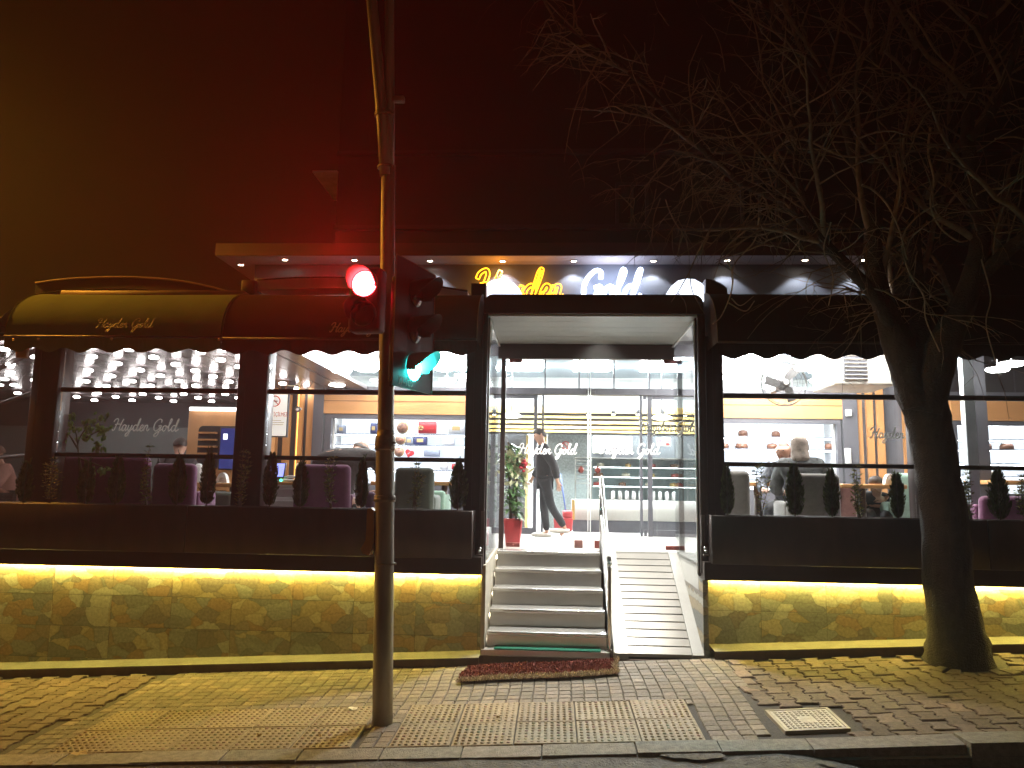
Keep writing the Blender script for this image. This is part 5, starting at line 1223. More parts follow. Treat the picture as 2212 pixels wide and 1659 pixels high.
# security camera
p = W(643, 884, 11.9); sc = thing('security_camera', 'small dome camera on the slatted wall below the fan', 'camera', p)
q = MB(); q.ball(p, .05); q.build('dome', mat('dark_plastic', (.08, .07, .06), .3), sc); q = MB(); q.lathe((p.x+.01, p.y-.05, p.z-.01), [(.024, 0), (.024, .01), (0, .01)], 12, Vector((0, -1, 0))); q.build('lens_ring', wht, sc); q = MB(); q.tube([(p.x, p.y, p.z), (p.x, p.y+.15, p.z+.02)], .02, 8); q.build('camera_bracket', wht, sc)
def fan(lb, px, py, Y, rad, ring, sd):
    p = W(px, py, Y); t_ = thing('wall_fan', lb, 'fan', p, 'wall fans'); r = random.Random(sd)
    fm = mat('fan_black', (.03, .028, .028), .35, .3); q = MB()
    for rr, off, w in ((rad, 0, .008), (rad*.97, -.06, .004), (rad*.75, -.09, .003), (rad*.5, -.105, .003)):
        q.tube([(p.x+rr*math.cos(a/24*math.pi), p.y+off, p.z+rr*math.sin(a/24*math.pi)) for a in range(49)], w, 5)
    for k in range(20):
        a = 2*math.pi*k/20; q.tube([(p.x+.05*math.cos(a), p.y-.11, p.z+.05*math.sin(a)), (p.x+rad*.6*math.cos(a), p.y-.10, p.z+rad*.6*math.sin(a)), (p.x+rad*math.cos(a), p.y, p.z+rad*math.sin(a))], .0022, 4)
    q.build('guard', fm, t_, weld=False)
    for k in range(3):
        a = 2*math.pi*(k/3)+(.35 if ring else .9); u = Vector((math.cos(a), 0, math.sin(a))); v = Vector((-math.sin(a), 0, math.cos(a)))
        q = MB(); c = Vector((p.x, p.y-.04, p.z)); q.prism([c+u*.05-v*.03, c+u*rad*.85-v*.06, c+u*rad*.88+v*.05, c+u*rad*.3+v*.07, c+u*.05+v*.03], (0, .01, 0)); q.build('blade', fm, t_)
    q = MB(); q.lathe((p.x, p.y-.115, p.z), [(0, -.0), (.05, .0), (.06, .03), (.06, .10), (.09, .14), (.085, .26), (0, .28)], 16, Vector((0, 1, 0))); q.build('motor', fm, t_)
    q = MB(); q.lathe((p.x, p.y-.118, p.z), [(.03, 0), (.03, -.006), (0, -.006)], 14, Vector((0, 1, 0))); q.build('hub_cap', wht, t_)
    q = MB(); q.tube([(p.x, p.y+.15, p.z), (p.x, p.y+.3, p.z-.05), (p.x, p.y+.55, p.z-.05)], .03, 8); q.build('wall_arm', fm, t_)
    if ring: q = MB(); q.tube([(p.x+rad*.6*math.cos(a/24*math.pi), p.y-.105, p.z-.01+rad*.6*math.sin(a/24*math.pi)) for a in range(49)], .009, 6); q.build('brass_ring', mat('brass_ring', (.7, .62, .45), .3, .6), t_)
fan('wall fan with a pale ring in front of the slatted wall', 636, 808, 11.3, .31, True, 1)
fan('black fan in front of the white light right of the entrance', 1693, 829, 10.5, .30, False, 2)
p = W(667, 830, 12.0); sk = thing('wall_socket', 'white wall socket right of the fan with the pale ring', 'socket', p); q = MB(); q.rbox(p.x-.04, p.x+.04, 11.98, 12.03, p.z-.05, p.z+.05, .006, 1); q.build('socket_plate', wht, sk)
q = MB(); q.tube(catmull([(p.x, 11.97, p.z+.04), (p.x-.02, 11.95, p.z+.25), (p.x-.12, 11.7, p.z+.35)], 4), .007, 5); q.build('cable', blk, sk)
for lb, px, py, h in (('small white switch on the grey post right of the cake shelves', 1833, 892, .05), ('white double socket on the grey post near the seated man', 1832, 987, .13)):
    p = W(px, py, 12.02); t_ = thing('wall_switch', lb, 'switch', p); q = MB(); q.rbox(p.x-.045, p.x+.045, 12.0, 12.04, p.z-h, p.z+h, .006, 1); q.build('switch_plate', wht, t_); q = MB(); q.box(p.x-.02, p.x+.02, 11.993, 11.999, p.z-h*.4, p.z+h*.4); q.build('rocker', mat('rocker', (.55, .55, .55), .4), t_)
# air conditioner hung from the terrace roof
a, b_ = W(1826, 835, 9.6), W(1872, 772, 9.6); ac = thing('air_conditioner', 'white ceiling air conditioner with dark louvres left of the tree', 'air conditioner', a)
xa2 = X(1935, 800, 9.6); acm = mat('cream_plastic', (.72, .68, .60), .4, var=.04)
q = MB(); q.rbox(X(1800, 800, 9.6), xa2, 9.6, 10.4, Z(1850, 832, 9.6), b_.z+.15, .03, 3); q.build('casing', acm, ac)
q = MB(); q.box(a.x-.01, b_.x, 9.588, 9.597, Z(1850, 822, 9.6), b_.z+.08); q.build('louvre_backing', mat('louvre_dark', (.10, .10, .12), .5), ac)
q = MB(); k = 0
zq = Z(1850, 822, 9.6)
while zq+.05*k < b_.z+.08: z = zq+.05*k; q.prism([(a.x, 9.587, z), (b_.x-.005, 9.587, z), (b_.x-.005, 9.57, z+.018), (a.x, 9.57, z+.018)], (0, .002, .003)); k += 1
q.build('louvres', acm, ac, weld=False)
sp_ = MB(); px_ = X(2092, 900, 9.4); sp_.box(px_-.06, px_+.06, 9.35, 9.45, ZF, cz(9.4)); tag(sp_.build('steel_post', mat('grey_steel_post', (.45, .48, .48), .35, .6), loc=(px_, 9.4, ZF)), 'silver square post just right of the tree trunk', 'post')
sp_ = MB(); px_ = X(2115, 900, 10.2); sp_.box(px_-.08, px_+.08, 10.15, 10.3, ZF, cz(10.2)); tag(sp_.build('dark_post', grey, loc=(px_, 10.2, ZF)), 'dark post behind the silver post right of the tree', 'post')

# ---------------------------------------------------------------- furniture
def fabric(n, c): return mat('fabric_'+n, c, .85, var=.10, scale=25, bump=.1, spec=.2, sheen=.3)
purple, greyf, olive, mint, cream = fabric('purple', (.14, .04, .095)), fabric('grey', (.15, .135, .12)), fabric('olive', (.06, .07, .052)), fabric('mint', (.36, .55, .44)), fabric('cream', (.58, .52, .43))
legm = mat('chair_leg', (.05, .03, .02), .4)
def armchair(lb, pl_, pr_, pt, Y, m_, rot=0, nm='armchair', depth=.62):
    """tub chair with a tall rounded back towards the window"""
    x0, x1 = X(pl_, 1050, Y), X(pr_, 1050, Y); zt_ = Z((pl_+pr_)/2, pt, Y); cx = (x0+x1)/2; w = x1-x0
    t_ = thing(nm, lb, 'armchair' if nm == 'armchair' else 'sofa', (cx, Y, ZF)); q = MB(); q.rbox(x0, x1, Y, Y+.13, ZF+.14, zt_, min(.06, w*.2), 4, top=(.96, 1, -.03)); q.build('backrest', m_, t_)
    q = MB(); q.rbox(x0+.08, x1-.08, Y+.125, Y+depth, ZF+.16, ZF+.44, .04, 3); q.build('seat', m_, t_)
    for a in (x0+.0, x1-.12): q = MB(); q.rbox(a, a+.12, Y+.10, Y+depth-.04, ZF+.15, ZF+.62, .04, 3); q.build('armrest', m_, t_)
    for a in (x0+.08, x1-.08):
        for b2 in (Y+.06, Y+depth-.08): q = MB(); q.tube([(a, b2, ZF), (a, b2, ZF+.17)], [.014, .022], 8); q.build('leg', legm, t_)
    return t_
armchair('tall left section of the purple sofa with its back to the window', 95, 322, 985, 8.35, purple, nm='sofa')
armchair('lower right section of the purple sofa, next to the green tub chair', 325, 421, 1001, 8.40, purple, nm='sofa')
armchair('purple armchair with its back to the window, behind the hunched man', 632, 757, 1003, 8.75, purple)
armchair('dark olive armchair just right of the traffic light pole', 850, 938, 1010, 8.75, olive)
armchair('grey armchair right of the entrance column', 1562, 1622, 1017, 8.85, greyf)
armchair('wide grey armchair in front of the woman in the patterned jacket', 1700, 1818, 1023, 8.6, greyf)
armchair('purple armchair low behind the conifer right of the tree', 2115, 2235, 1072, 8.6, purple)
armchair('cream armchair seen right of the tree above the planter', 2098, 2165, 1018, 10.4, cream)
armchair('mint green armchair left of the tree trunk', 1925, 1990, 1022, 9.6, mint)
armchair('dark green tub chair under the table beside the purple sofa', 432, 505, 1062, 9.3, olive)
armchair('pale green chair between the olive armchair and the planter end', 925, 962, 1060, 9.4, mint)
armchair('dusky pink armchair beside the wide grey armchair', 1812, 1850, 1050, 9.6, fabric('pink', (.42, .22, .2)))
armchair('dark armchair left of the pole beyond the slim conifer', 765, 812, 1062, 9.3, fabric('plum', (.10, .04, .08)))
woodt = mat('table_wood', (.55, .27, .09), .35, var=.2, scale=4, stretch=(.2, 1, 1))
def table(lb, pl_, pr_, pt, Y, d=.75):
    x0, x1 = X(pl_, pt, Y), X(pr_, pt, Y); z = Z((pl_+pr_)/2, pt, Y); t_ = thing('cafe_table', lb, 'table', ((x0+x1)/2, Y, ZF))
    q = MB(); q.rbox(x0, x1, Y, Y+d, z-.05, z, .01, 2); q.build('tabletop', woodt, t_); q = MB(); q.tube([((x0+x1)/2, Y+d/2, ZF+.02), ((x0+x1)/2, Y+d/2, z-.05)], .04, 10); q.build('pedestal', legm, t_); q = MB(); q.lathe(((x0+x1)/2, Y+d/2, ZF), [(.25, 0), (.25, .012), (.05, .03), (0, .03)], 20); q.build('foot_plate', legm, t_); return z
zt1_ = table('wooden table with a white napkin holder right of the purple sofa', 424, 530, 1043, 9.5)
zt2_ = table('wooden table in front of the hunched man', 800, 880, 1040, 9.6)
zt3_ = table('wooden table behind the thin shrub left of the tree', 1818, 1960, 1046, 9.3)
zt4_ = table('wooden table right of the tree trunk', 2150, 2260, 1038, 9.8)
zt5_ = table('wooden table corner right of the olive armchair', 928, 975, 1040, 9.6)
zt6_ = table('small wooden table beside the woman in the patterned jacket', 1612, 1690, 1042, 9.9)
for lb, px, Y, zz in (('white arched napkin holder on the table right of the purple sofa', 478, 9.6, zt1_), ('white napkin holder on the table left of the tree', 1925, 9.5, zt3_)):
    x = X(px, 1040, Y); t_ = thing('napkin_holder', lb, 'napkin holder', (x, Y, zz)); q = MB(); P_ = [(x+.07*math.cos(a*math.pi/10), Y, zz+.13*math.sin(a*math.pi/10)) for a in range(11)]; P_ += [(x+.04*math.cos(a*math.pi/10), Y, zz+.08*math.sin(a*math.pi/10)) for a in range(10, -1, -1)]
    q.prism(P_, (0, .08, 0)); q.build('arch', wht, t_); q = MB(); q.box(x-.03, x+.03, Y+.02, Y+.06, zz+.002, zz+.06); q.build('napkins', mat('paper', (.85, .85, .82), .8), t_)
for lb, px, Y, zz in (('white crumpled cloth bag on the table beside the napkin holder', 428, 9.9, zt1_),):
    x = X(px, 1030, Y); q = MB(); r = random.Random(2)
    q.ball((x, Y, zz+.12), (.09, .07, .13), 14, 10); q.v = [(a+.012*noise.noise(Vector((a, b2, c))*25), b2, c+.015*noise.noise(Vector((c, a, b2))*22)) for a, b2, c in q.v]; tag(q.build('cloth_bag', mat('paper', (.85, .85, .82), .8), loc=(x, Y, zz)), lb, 'bag')
# drawer unit with till
a, b_ = W(584, 1100, 9.2), W(650, 1048, 9.2); du = thing('drawer_unit', 'white drawer unit with a wooden top under the till screen', 'drawer unit', (a.x, 9.2, ZF))
ztop_ = b_.z; drm = mat('drawer_front', (.55, .52, .48), .4, var=.03)
q = MB(); q.box(a.x-.1, b_.x+.06, 9.22, 9.7, ZF, ztop_); q.build('carcass', drm, du)
q = MB(); q.rbox(a.x-.12, b_.x+.08, 9.17, 9.72, ztop_+.001, ztop_+.035, .005, 1); q.build('worktop', woodt, du)
zz_ = ztop_-.005; hs = [.14, .2, .22]
for h in hs:
    q = MB(); q.rbox(a.x-.095, b_.x+.055, 9.2, 9.219, max(ZF, zz_-h+.006), zz_, .003, 1); d_ = q.build('drawer', drm, du)
    q = MB(); zc_ = zz_-.045; q.rbox(a.x+.06, b_.x-.06, 9.185, 9.198, zc_-.009, zc_+.009, .003, 1); q.build('handle', edge, d_); zz_ -= h
p = W(590, 1016, 9.3); ti = thing('till_screen', 'till screen glowing blue behind the conifer right of the wide column', 'till', (p.x, 9.3, ztop_+.035))
mx_ = Matrix.Translation(Vector((p.x, 9.32, p.z))) @ Matrix.Rotation(R(-18), 4, 'X')
q = MB(); q.rbox(-.15, .15, -.012, .012, -.10, .10, .008, 1, mtx=mx_); q.build('casing', blk, ti)
q = MB(); vv = [mx_ @ Vector(v) for v in ((-.135, -.016, -.085), (.135, -.016, -.085), (.135, -.016, .085), (-.135, -.016, .085))]; q.add(vv, [(0, 1, 2, 3)]); q.build('display', mat('till_glow', (.3, .3, .8), .3, em=(.32, .36, 1), es=1.6), ti)
q = MB(); q.rbox(p.x-.07, p.x+.07, 9.28, 9.42, ztop_+.037, ztop_+.06, .01, 1); q.tube([(p.x, 9.35, ztop_+.06), (p.x, 9.34, p.z-.05)], .02, 8); q.build('stand', blk, ti, weld=False)
p = W(607, 1035, 9.25); q = MB(); q.ball((p.x, 9.25, ztop_+.055), .016); tag(q.build('status_light', mat('green_led', (0, 1, .4), .4, em=(.05, 1, .45), es=6), loc=(p.x, 9.25, ztop_+.036)), 'small glowing green light beside the till', 'indicator light')
p = W(628, 1035, 9.3); th = thing('telephone', 'pale telephone lying on the drawer unit', 'telephone', (p.x, 9.3, ztop_+.036)); q = MB(); q.rbox(p.x-.09, p.x+.09, 9.25, 9.38, ztop_+.038, ztop_+.07, .012, 2); q.build('base_unit', wht, th); q = MB(); q.tube(catmull([(p.x-.09, 9.3, ztop_+.085), (p.x-.03, 9.3, ztop_+.10), (p.x+.03, 9.3, ztop_+.10), (p.x+.09, 9.3, ztop_+.085)], 4), .016, 8); q.build('receiver', wht, th)
a = X(645, 1020, 9.45); q = MB(); q.rbox(a-.035, a+.035, 9.45, 9.47, ztop_+.036, ztop_+.27, .004, 1, ); tag(q.build('card_stand', mat('card_lit', (.85, .78, .68), .5, em=(1, .8, .6), es=.3), loc=(a, 9.45, ztop_+.036)), 'bright upright card at the right end of the drawer unit', 'card stand')

# ficus behind the sofa
fb = Vector((X(172, 1090, 8.2), 8.22, 1.0)); fc = thing('ficus_tree', 'slender ficus with green leaves in front of the purple sofa', 'plant', fb)
q = MB(); st = MB(); r = random.Random(12); lf_ = mat('ficus_leaf', (.13, .22, .045), .45, var=.45, scale=9)
def fp(px, py, Y=8.22): return W(px, py, Y)
trs = [[(168, 1090), (172, 1040), (170, 985), (165, 940), (160, 915)], [(172, 1090), (176, 1020), (168, 960), (185, 925), (195, 905)], [(168, 970), (150, 940), (132, 925)], [(172, 990), (200, 1000), (225, 1010)], [(178, 950), (205, 935), (225, 928)], [(160, 930), (152, 905), (155, 892)]]
for tr in trs:
    pts = catmull([fp(*p) for p in tr], 4); st.tube(pts, [.011*(1-.6*i/len(pts)) for i in range(len(pts))], 5)
cl_ = [(133, 935, 14, 14), (150, 910, 12, 14), (190, 915, 18, 18), (210, 930, 18, 18), (185, 940, 14, 10), (228, 925, 10, 12), (214, 965, 14, 8), (205, 1012, 12, 14), (225, 1012, 14, 9), (215, 900, 10, 12), (152, 895, 8, 6)]
for cxx, cyy, sx, sy in cl_:
    for i in range(10):
        p = fp(cxx+r.gauss(0, sx*.6), cyy+r.gauss(0, sy*.5), 8.22+r.uniform(-.08, .1)); a = r.uniform(0, 6.28); d = Vector((math.cos(a)*.7, r.uniform(-.4, .2), -abs(r.gauss(.7, .3)))).normalized(); L = r.uniform(.06, .10); s_ = d.cross(Vector((0, 1, .2))).normalized()
        q.add([p, p+d*L*.4+s_*L*.28, p+d*L, p+d*L*.4-s_*L*.28, p+d*L*.4+Vector((0, -.012, 0))], [(0, 1, 4), (1, 2, 4), (2, 3, 4), (3, 0, 4)])
q.build('leaves', lf_, fc, weld=False); st.build('stems', stemm, fc, weld=False)

# ---------------------------------------------------------------- people
skin = mat('skin', (.52, .29, .20), .5, var=.05, scale=10); hair_d = mat('hair_dark', (.025, .016, .012), .6, var=.3, scale=30)
def skinned(name, nodes, edges, m_, parent, root=0, sub=2):
    b = bmesh.new(); lay = b.verts.layers.skin.verify(); vs = []; oo = origin(parent)
    for i, n in enumerate(nodes):
        v = b.verts.new((n[0]-oo.x, n[1]-oo.y, n[2]-oo.z)); rr = n[3]; v[lay].radius = rr if isinstance(rr, tuple) else (rr, rr); v[lay].use_root = (i == root); vs.append(v)
    for a, c in edges: b.edges.new((vs[a], vs[c]))
    me = bpy.data.meshes.new(name); b.to_mesh(me); b.free(); o = bpy.data.objects.new(name, me); S.collection.objects.link(o)
    o.modifiers.new('s', 'SKIN'); o.modifiers.new('u', 'SUBSURF').levels = sub
    dg = bpy.context.evaluated_depsgraph_get(); m2 = bpy.data.meshes.new_from_object(o.evaluated_get(dg)); bpy.data.objects.remove(o)
    m2.name = name; m2.materials.clear(); m2.materials.append(m_)
    for p in m2.polygons: p.use_smooth = True
    o = bpy.data.objects.new(name, m2); S.collection.objects.link(o); o.parent = parent; ORG[o.name] = oo; return o
def hand_nodes(w, d, side, sc=1.0):
    """palm, four unequal bent fingers and a thumb leaving the side of the palm"""
    d = Vector(d).normalized(); s_ = Vector(side).normalized(); n = d.cross(s_); w = Vector(w); N_ = []; E_ = []
    N_.append((*w, .024*sc)); N_.append((*(w+d*.05*sc), .030*sc)); E_.append((0, 1)); N_.append((*(w+d*.085*sc), .028*sc)); E_.append((1, 2))
    for k, (off, L) in enumerate(((-.030, .060), (-.010, .075), (.011, .070), (.030, .055))):
        b_ = len(N_); base = w+d*.09*sc+s_*off*sc; N_.append((*base, .010*sc)); E_.append((2, b_)); N_.append((*(base+d*L*.5*sc+n*.012*sc), .0088*sc)); E_.append((b_, b_+1)); N_.append((*(base+d*L*.85*sc+n*.035*sc), .0075*sc)); E_.append((b_+1, b_+2))
    b_ = len(N_); N_.append((*(w+d*.035*sc-s_*.038*sc), .013*sc)); E_.append((1, b_)); N_.append((*(w+d*.075*sc-s_*.058*sc+n*.012*sc), .010*sc)); E_.append((b_, b_+1))
    return N_, E_
def figure(lb, J, sc=1.0, top=None, bottom=None, shoes=None, hairm=hair_d, hair='short', face=(0, -1, 0), loc=None):
    """J: joint positions in metres (world). One continuous body; clothes and hair are children."""
    base = Vector(loc); t_ = thing('person', lb, 'person', base)
    P = {k: Vector(v) for k, v in J.items()}
    f = Vector(face).normalized(); up = (P['head']-P['neck']).normalized(); side = f.cross(up).normalized()
    order = ['pelvis', 'belly', 'chest', 'neck', 'head', 'crown', 'lsh', 'lel', 'lwr', 'rsh', 'rel', 'rwr', 'lhip', 'lkn', 'lan', 'lto', 'rhip', 'rkn', 'ran', 'rto']
    rad = dict(pelvis=.115, belly=.11, chest=.13, neck=.052, head=.085, crown=.075, lsh=.058, lel=.042, lwr=.028, rsh=.058, rel=.042, rwr=.028, lhip=.085, lkn=.055, lan=.036, lto=.03, rhip=.085, rkn=.055, ran=.036, rto=.03)
    P['crown'] = P['head']+up*.065*sc; nodes = [(*P[k], rad[k]*sc) for k in order]; ix = {k: i for i, k in enumerate(order)}
    E_ = [(ix[a], ix[b]) for a, b in (('pelvis', 'belly'), ('belly', 'chest'), ('chest', 'neck'), ('neck', 'head'), ('head', 'crown'), ('chest', 'lsh'), ('lsh', 'lel'), ('lel', 'lwr'), ('chest', 'rsh'), ('rsh', 'rel'), ('rel', 'rwr'), ('pelvis', 'lhip'), ('lhip', 'lkn'), ('lkn', 'lan'), ('lan', 'lto'), ('pelvis', 'rhip'), ('rhip', 'rkn'), ('rkn', 'ran'), ('ran', 'rto'))]
    for s_, e_, w_ in ((1, 'lel', 'lwr'), (-1, 'rel', 'rwr')):
        d = P[w_]-P[e_]; d.normalize(); hn, he = hand_nodes(P[w_]+d*.02, d, (f-d*f.dot(d)) if abs(d.dot(f)) < .9 else side, sc*.95)
        o_ = len(nodes); nodes += hn; E_ += [(a+o_, b+o_) for a, b in he]; E_.append((ix[w_], o_))
    # face: chin, nose and ears grown from the head
    o_ = len(nodes); nodes.append((*(P['head']+f*.045*sc-up*.065*sc), .045*sc)); E_.append((ix['head'], o_))
    nodes.append((*(P['head']+f*.094*sc-up*.012*sc), .014*sc)); E_.append((ix['head'], o_+1))
    for s_ in (-1, 1): nodes.append((*(P['head']+side*s_*.088*sc-f*.005), (.012*sc, .02*sc))); E_.append((ix['head'], len(nodes)-1))
    skinned('body', nodes, E_, skin, t_, 0, 2)
    eye = MB()
    for s_ in (-1, 1): eye.ball(P['head']+f*.083*sc+side*s_*.030*sc+up*.010*sc, (.012*sc, .012*sc, .007*sc), 8, 6)
    eye.build('eyes', mat('eye_dark', (.03, .02, .02), .2), t_, weld=False)
    mo = MB(); mo.ball(P['head']+f*.083*sc-up*.055*sc, (.020*sc, .010*sc, .005*sc), 8, 5); mo.build('mouth', mat('lips', (.38, .13, .10), .5), t_)
    def cloth(name, keys, links, m_, grow):
        nd = [(*P[k], rad[k]*sc*grow.get(k, 1.22)+.004) for k in keys]; kk = {k: i for i, k in enumerate(keys)}
        return skinned(name, nd, [(kk[a], kk[b]) for a, b in links], m_, t_, 0, 2)
    P['lcuff'] = P['lwr'].lerp(P['lel'], .06); P['rcuff'] = P['rwr'].lerp(P['rel'], .06); rad['lcuff'] = rad['rcuff'] = .034
    P['collar'] = P['neck'].lerp(P['chest'], .35); rad['collar'] = .062; P['hem'] = P['pelvis']-(P['belly']-P['pelvis'])*.55; rad['hem'] = .125
    if top: cloth('jacket', ['hem', 'pelvis', 'belly', 'chest', 'collar', 'lsh', 'lel', 'lcuff', 'rsh', 'rel', 'rcuff'], [('hem', 'pelvis'), ('pelvis', 'belly'), ('belly', 'chest'), ('chest', 'collar'), ('chest', 'lsh'), ('lsh', 'lel'), ('lel', 'lcuff'), ('chest', 'rsh'), ('rsh', 'rel'), ('rel', 'rcuff')], top, dict(hem=1.25, pelvis=1.35, belly=1.42, chest=1.36, lsh=1.55, rsh=1.55, lel=1.65, rel=1.65, lcuff=1.4, rcuff=1.4))
    P['lhm'] = P['lan'].lerp(P['lkn'], .05); P['rhm'] = P['ran'].lerp(P['rkn'], .05); rad['lhm'] = rad['rhm'] = .045
    if bottom: cloth('trousers', ['pelvis', 'lhip', 'lkn', 'lhm', 'rhip', 'rkn', 'rhm'], [('pelvis', 'lhip'), ('lhip', 'lkn'), ('lkn', 'lhm'), ('pelvis', 'rhip'), ('rhip', 'rkn'), ('rkn', 'rhm')], bottom, dict(pelvis=1.08, lhip=1.12, rhip=1.12))
    if shoes:
        for k in ('l', 'r'):
            a, b = P[k+'an'], P[k+'to']; d = (b-a); d.z = 0; d = d.normalized() if d.length > .01 else f
            h0 = a-Vector((0, 0, .03))
            q = MB(); L = .27*sc; pts = [h0-d*.06, h0+d*.02, h0+d*L*.45, h0+d*L*.75, h0+d*(L-.02)]
            q.tube(pts, [.034, .045, .043, .040, .020], 10); zc = h0.z; q.v = [(x, y, zc+(z-zc)*.8) for x, y, z in q.v]; q.build('shoe', shoes, t_)
    hc = P['head']+up*.028*sc-f*.012*sc
    M_ = Matrix((side, f, up)).transposed()
    if hair == 'short':
        q = MB(); n_, m2 = 20, 10; 
        for i in range(m2+1):
            th = math.pi*.62*i/m2
            for j in range(n_):
                ph = 2*math.pi*j/n_; fr_ = math.sin(ph); cut = 1.0-.34*max(0, fr_)
                tt = th*cut; rr = (.096+.004*math.sin(ph*7+i))*sc; v = Vector((rr*.93*math.sin(tt)*math.cos(ph), rr*1.08*math.sin(tt)*math.sin(ph), rr*1.06*math.cos(tt))); q.v.append(hc+M_ @ v)
        for i in range(m2):
            for j in range(n_): q.f.append((i*n_+j, (i+1)*n_+j, (i+1)*n_+(j+1) % n_, i*n_+(j+1) % n_)); q.c.append(None); q.sf.add(len(q.f)-1)
        q.v = [tuple(v) for v in q.v]; q.build('hair', hairm, t_)
    elif hair == 'long':
        skinned('hair', [(*(hc+up*.055*sc-f*.005), .062*sc), (*(hc-f*.035*sc), .098*sc), (*(P['neck']-f*.075*sc), .07*sc), (*(P['chest']-f*.13*sc+up*.02), .055*sc)], [(0, 1), (1, 2), (2, 3)], hairm, t_)
    elif hair == 'scarf':
        skinned('headscarf', [(*(hc+up*.055*sc-f*.01), .070*sc), (*(hc-f*.02*sc), .108*sc), (*(P['neck']-f*.02), .085*sc), (*(P['neck'].lerp(P['chest'], .5)-f*.05), (.15*sc, .10*sc))], [(0, 1), (1, 2), (2, 3)], hairm, t_)
    return t_, P
# the walking man, seen in profile walking left
wc = Vector((X(1168, 1165, 11.1), 11.1, ZF)); hk = 1.60/1.75
def L_(x, y, z): return (wc.x+x*hk, wc.y+y*hk, ZF+z*hk)
jk = mat('jacket_black', (.010, .008, .011), .7, var=.3, scale=8, bump=.2)
tr_ = mat('trousers_dark', (.010, .011, .015), .75, var=.2, scale=8, bump=.15); shoe_w = mat('shoe_white', (.72, .66, .60), .5)
wt, WP = figure('young man with short dark hair in a black jacket walking left behind the glass door',
 dict(pelvis=L_(.06, 0, .94), belly=L_(.055, 0, 1.10), chest=L_(.04, 0, 1.30), neck=L_(.0, 0, 1.47), head=L_(-.035, 0, 1.60), lsh=L_(.03, -.18, 1.40), lel=L_(.20, -.22, 1.14), lwr=L_(.25, -.23, .90), rsh=L_(.02, .18, 1.40), rel=L_(-.02, .22, 1.13), rwr=L_(-.15, .20, .94),
 lhip=L_(.06, -.09, .88), lkn=L_(.16, -.10, .50), lan=L_(.38, -.10, .17), lto=L_(.30, -.10, .06), rhip=L_(.05, .09, .88), rkn=L_(.04, .09, .48), ran=L_(.10, .09, .09), rto=L_(-.06, .09, .045)), hk, jk, tr_, shoe_w, face=(-1, -.22, -.06), loc=wc)
q = MB(); b_ = WP['chest']; q.rbox(b_.x-.06, b_.x+.07, b_.y-.185, b_.y-.18, b_.z+.02, b_.z+.045, .004, 1); q.build('chest_mark', mat('orange_print', (.7, .25, .03), .5), wt)
q = MB(); q.prism([Vector((WP['neck'].x-.075, WP['neck'].y-.03, WP['neck'].z-.05)), Vector((WP['neck'].x-.02, WP['neck'].y-.10, WP['neck'].z-.05)), Vector((WP['neck'].x-.07, WP['neck'].y-.12, WP['neck'].z-.15))], (-.01, -.01, 0)); q.build('shirt_collar', wht, wt)
# seated people
def seated(lb, px, pytop, Y, ang, sc, top, hairm, hair, lean=.10, bow=0., spread=.2, bottom=None, drop=0., headx=0., hump=0.):
    z1 = Z(px, pytop, Y); x = X(px, pytop, Y); c = Vector((x, Y, ZF)); ca, sa = math.cos(ang), math.sin(ang)
    hh = (z1-ZF)   # height of the crown over the floor
    k = sc; sh0 = hh-.30*k
    def T(a, b, zz): return (c.x+(a*ca-b*sa)*k, c.y+(a*sa+b*ca)*k, ZF+zz)
    seat = max(.40, sh0-.56*k)
    J = dict(pelvis=T(-headx, -lean, seat+.07), belly=T(-headx*.7, -lean*.8, seat+.22*k), chest=T(-headx*.3, -lean*.3-hump*.3, sh0-.12*k+hump), neck=T(headx*.6, lean*.3, sh0+.06*k-bow*.3+hump*.45), head=T(headx, lean*.8+bow, sh0+.19*k-bow*.35),
      lsh=T(-.18-hump*.5, -lean*.2, sh0-.03+hump*.55), lel=T(-.18-spread*.5, .12, sh0-.28*k), lwr=T(-.12-spread*.3, .34, sh0-.30*k), rsh=T(.18+hump*.5, -lean*.2, sh0-.03+hump*.55), rel=T(.18+spread*.5, .12, sh0-.28*k), rwr=T(.12+spread*.3, .34, sh0-.30*k),
      lhip=T(-.09, -lean+.03, seat+.05), lkn=T(-.12, .36, seat+.04), lan=T(-.12, .36, .10), lto=T(-.12, .50, .05), rhip=T(.09, -lean+.03, seat+.05), rkn=T(.12, .36, seat+.04), ran=T(.12, .36, .10), rto=T(.12, .50, .05))
    f = Vector((-sa, ca, -.15-bow*2)); return figure(lb, J, sc, top, bottom or tr_, mat('shoe_black', (.03, .03, .03), .4), hairm, hair, face=f, loc=c)
brownj = mat('jacket_brown_grey', (.045, .035, .032), .75, var=.35, scale=6, bump=.4, stretch=(.4, 1, 2)); camo = mat('jacket_grey_pattern', (.045, .048, .048), .8, var=.9, scale=9, bump=.3)
seated('hunched man in a dark brown jacket seen from behind over the purple armchair', 757, 941, 9.1, .15, 1.12, brownj, mat('hair_grey', (.10, .085, .075), .7), 'short', lean=.16, bow=.06, spread=.55, headx=.10, hump=.19)
seated('woman in a pale headscarf and grey patterned jacket seen from behind', 1727, 938, 9.15, -.2, 1.12, camo, mat('scarf_pale', (.36, .29, .24), .8, var=.45, scale=14), 'scarf', lean=.08, spread=.15)
seated('woman with long reddish hair beside the woman in the headscarf', 1694, 955, 9.9, 2.6, 1.0, mat('jacket_slate', (.12, .13, .15), .8), mat('hair_auburn', (.16, .05, .03), .6), 'long')
seated('seated person in dark clothes behind the right of the wide grey armchair', 1795, 1008, 9.8, 1.4, 1.0, jk, hair_d, 'short')
seated('man in dark clothes bending over the wooden table left of the tree', 1893, 1020, 10.0, 2.7, 1.0, jk, hair_d, 'short', bow=.10)
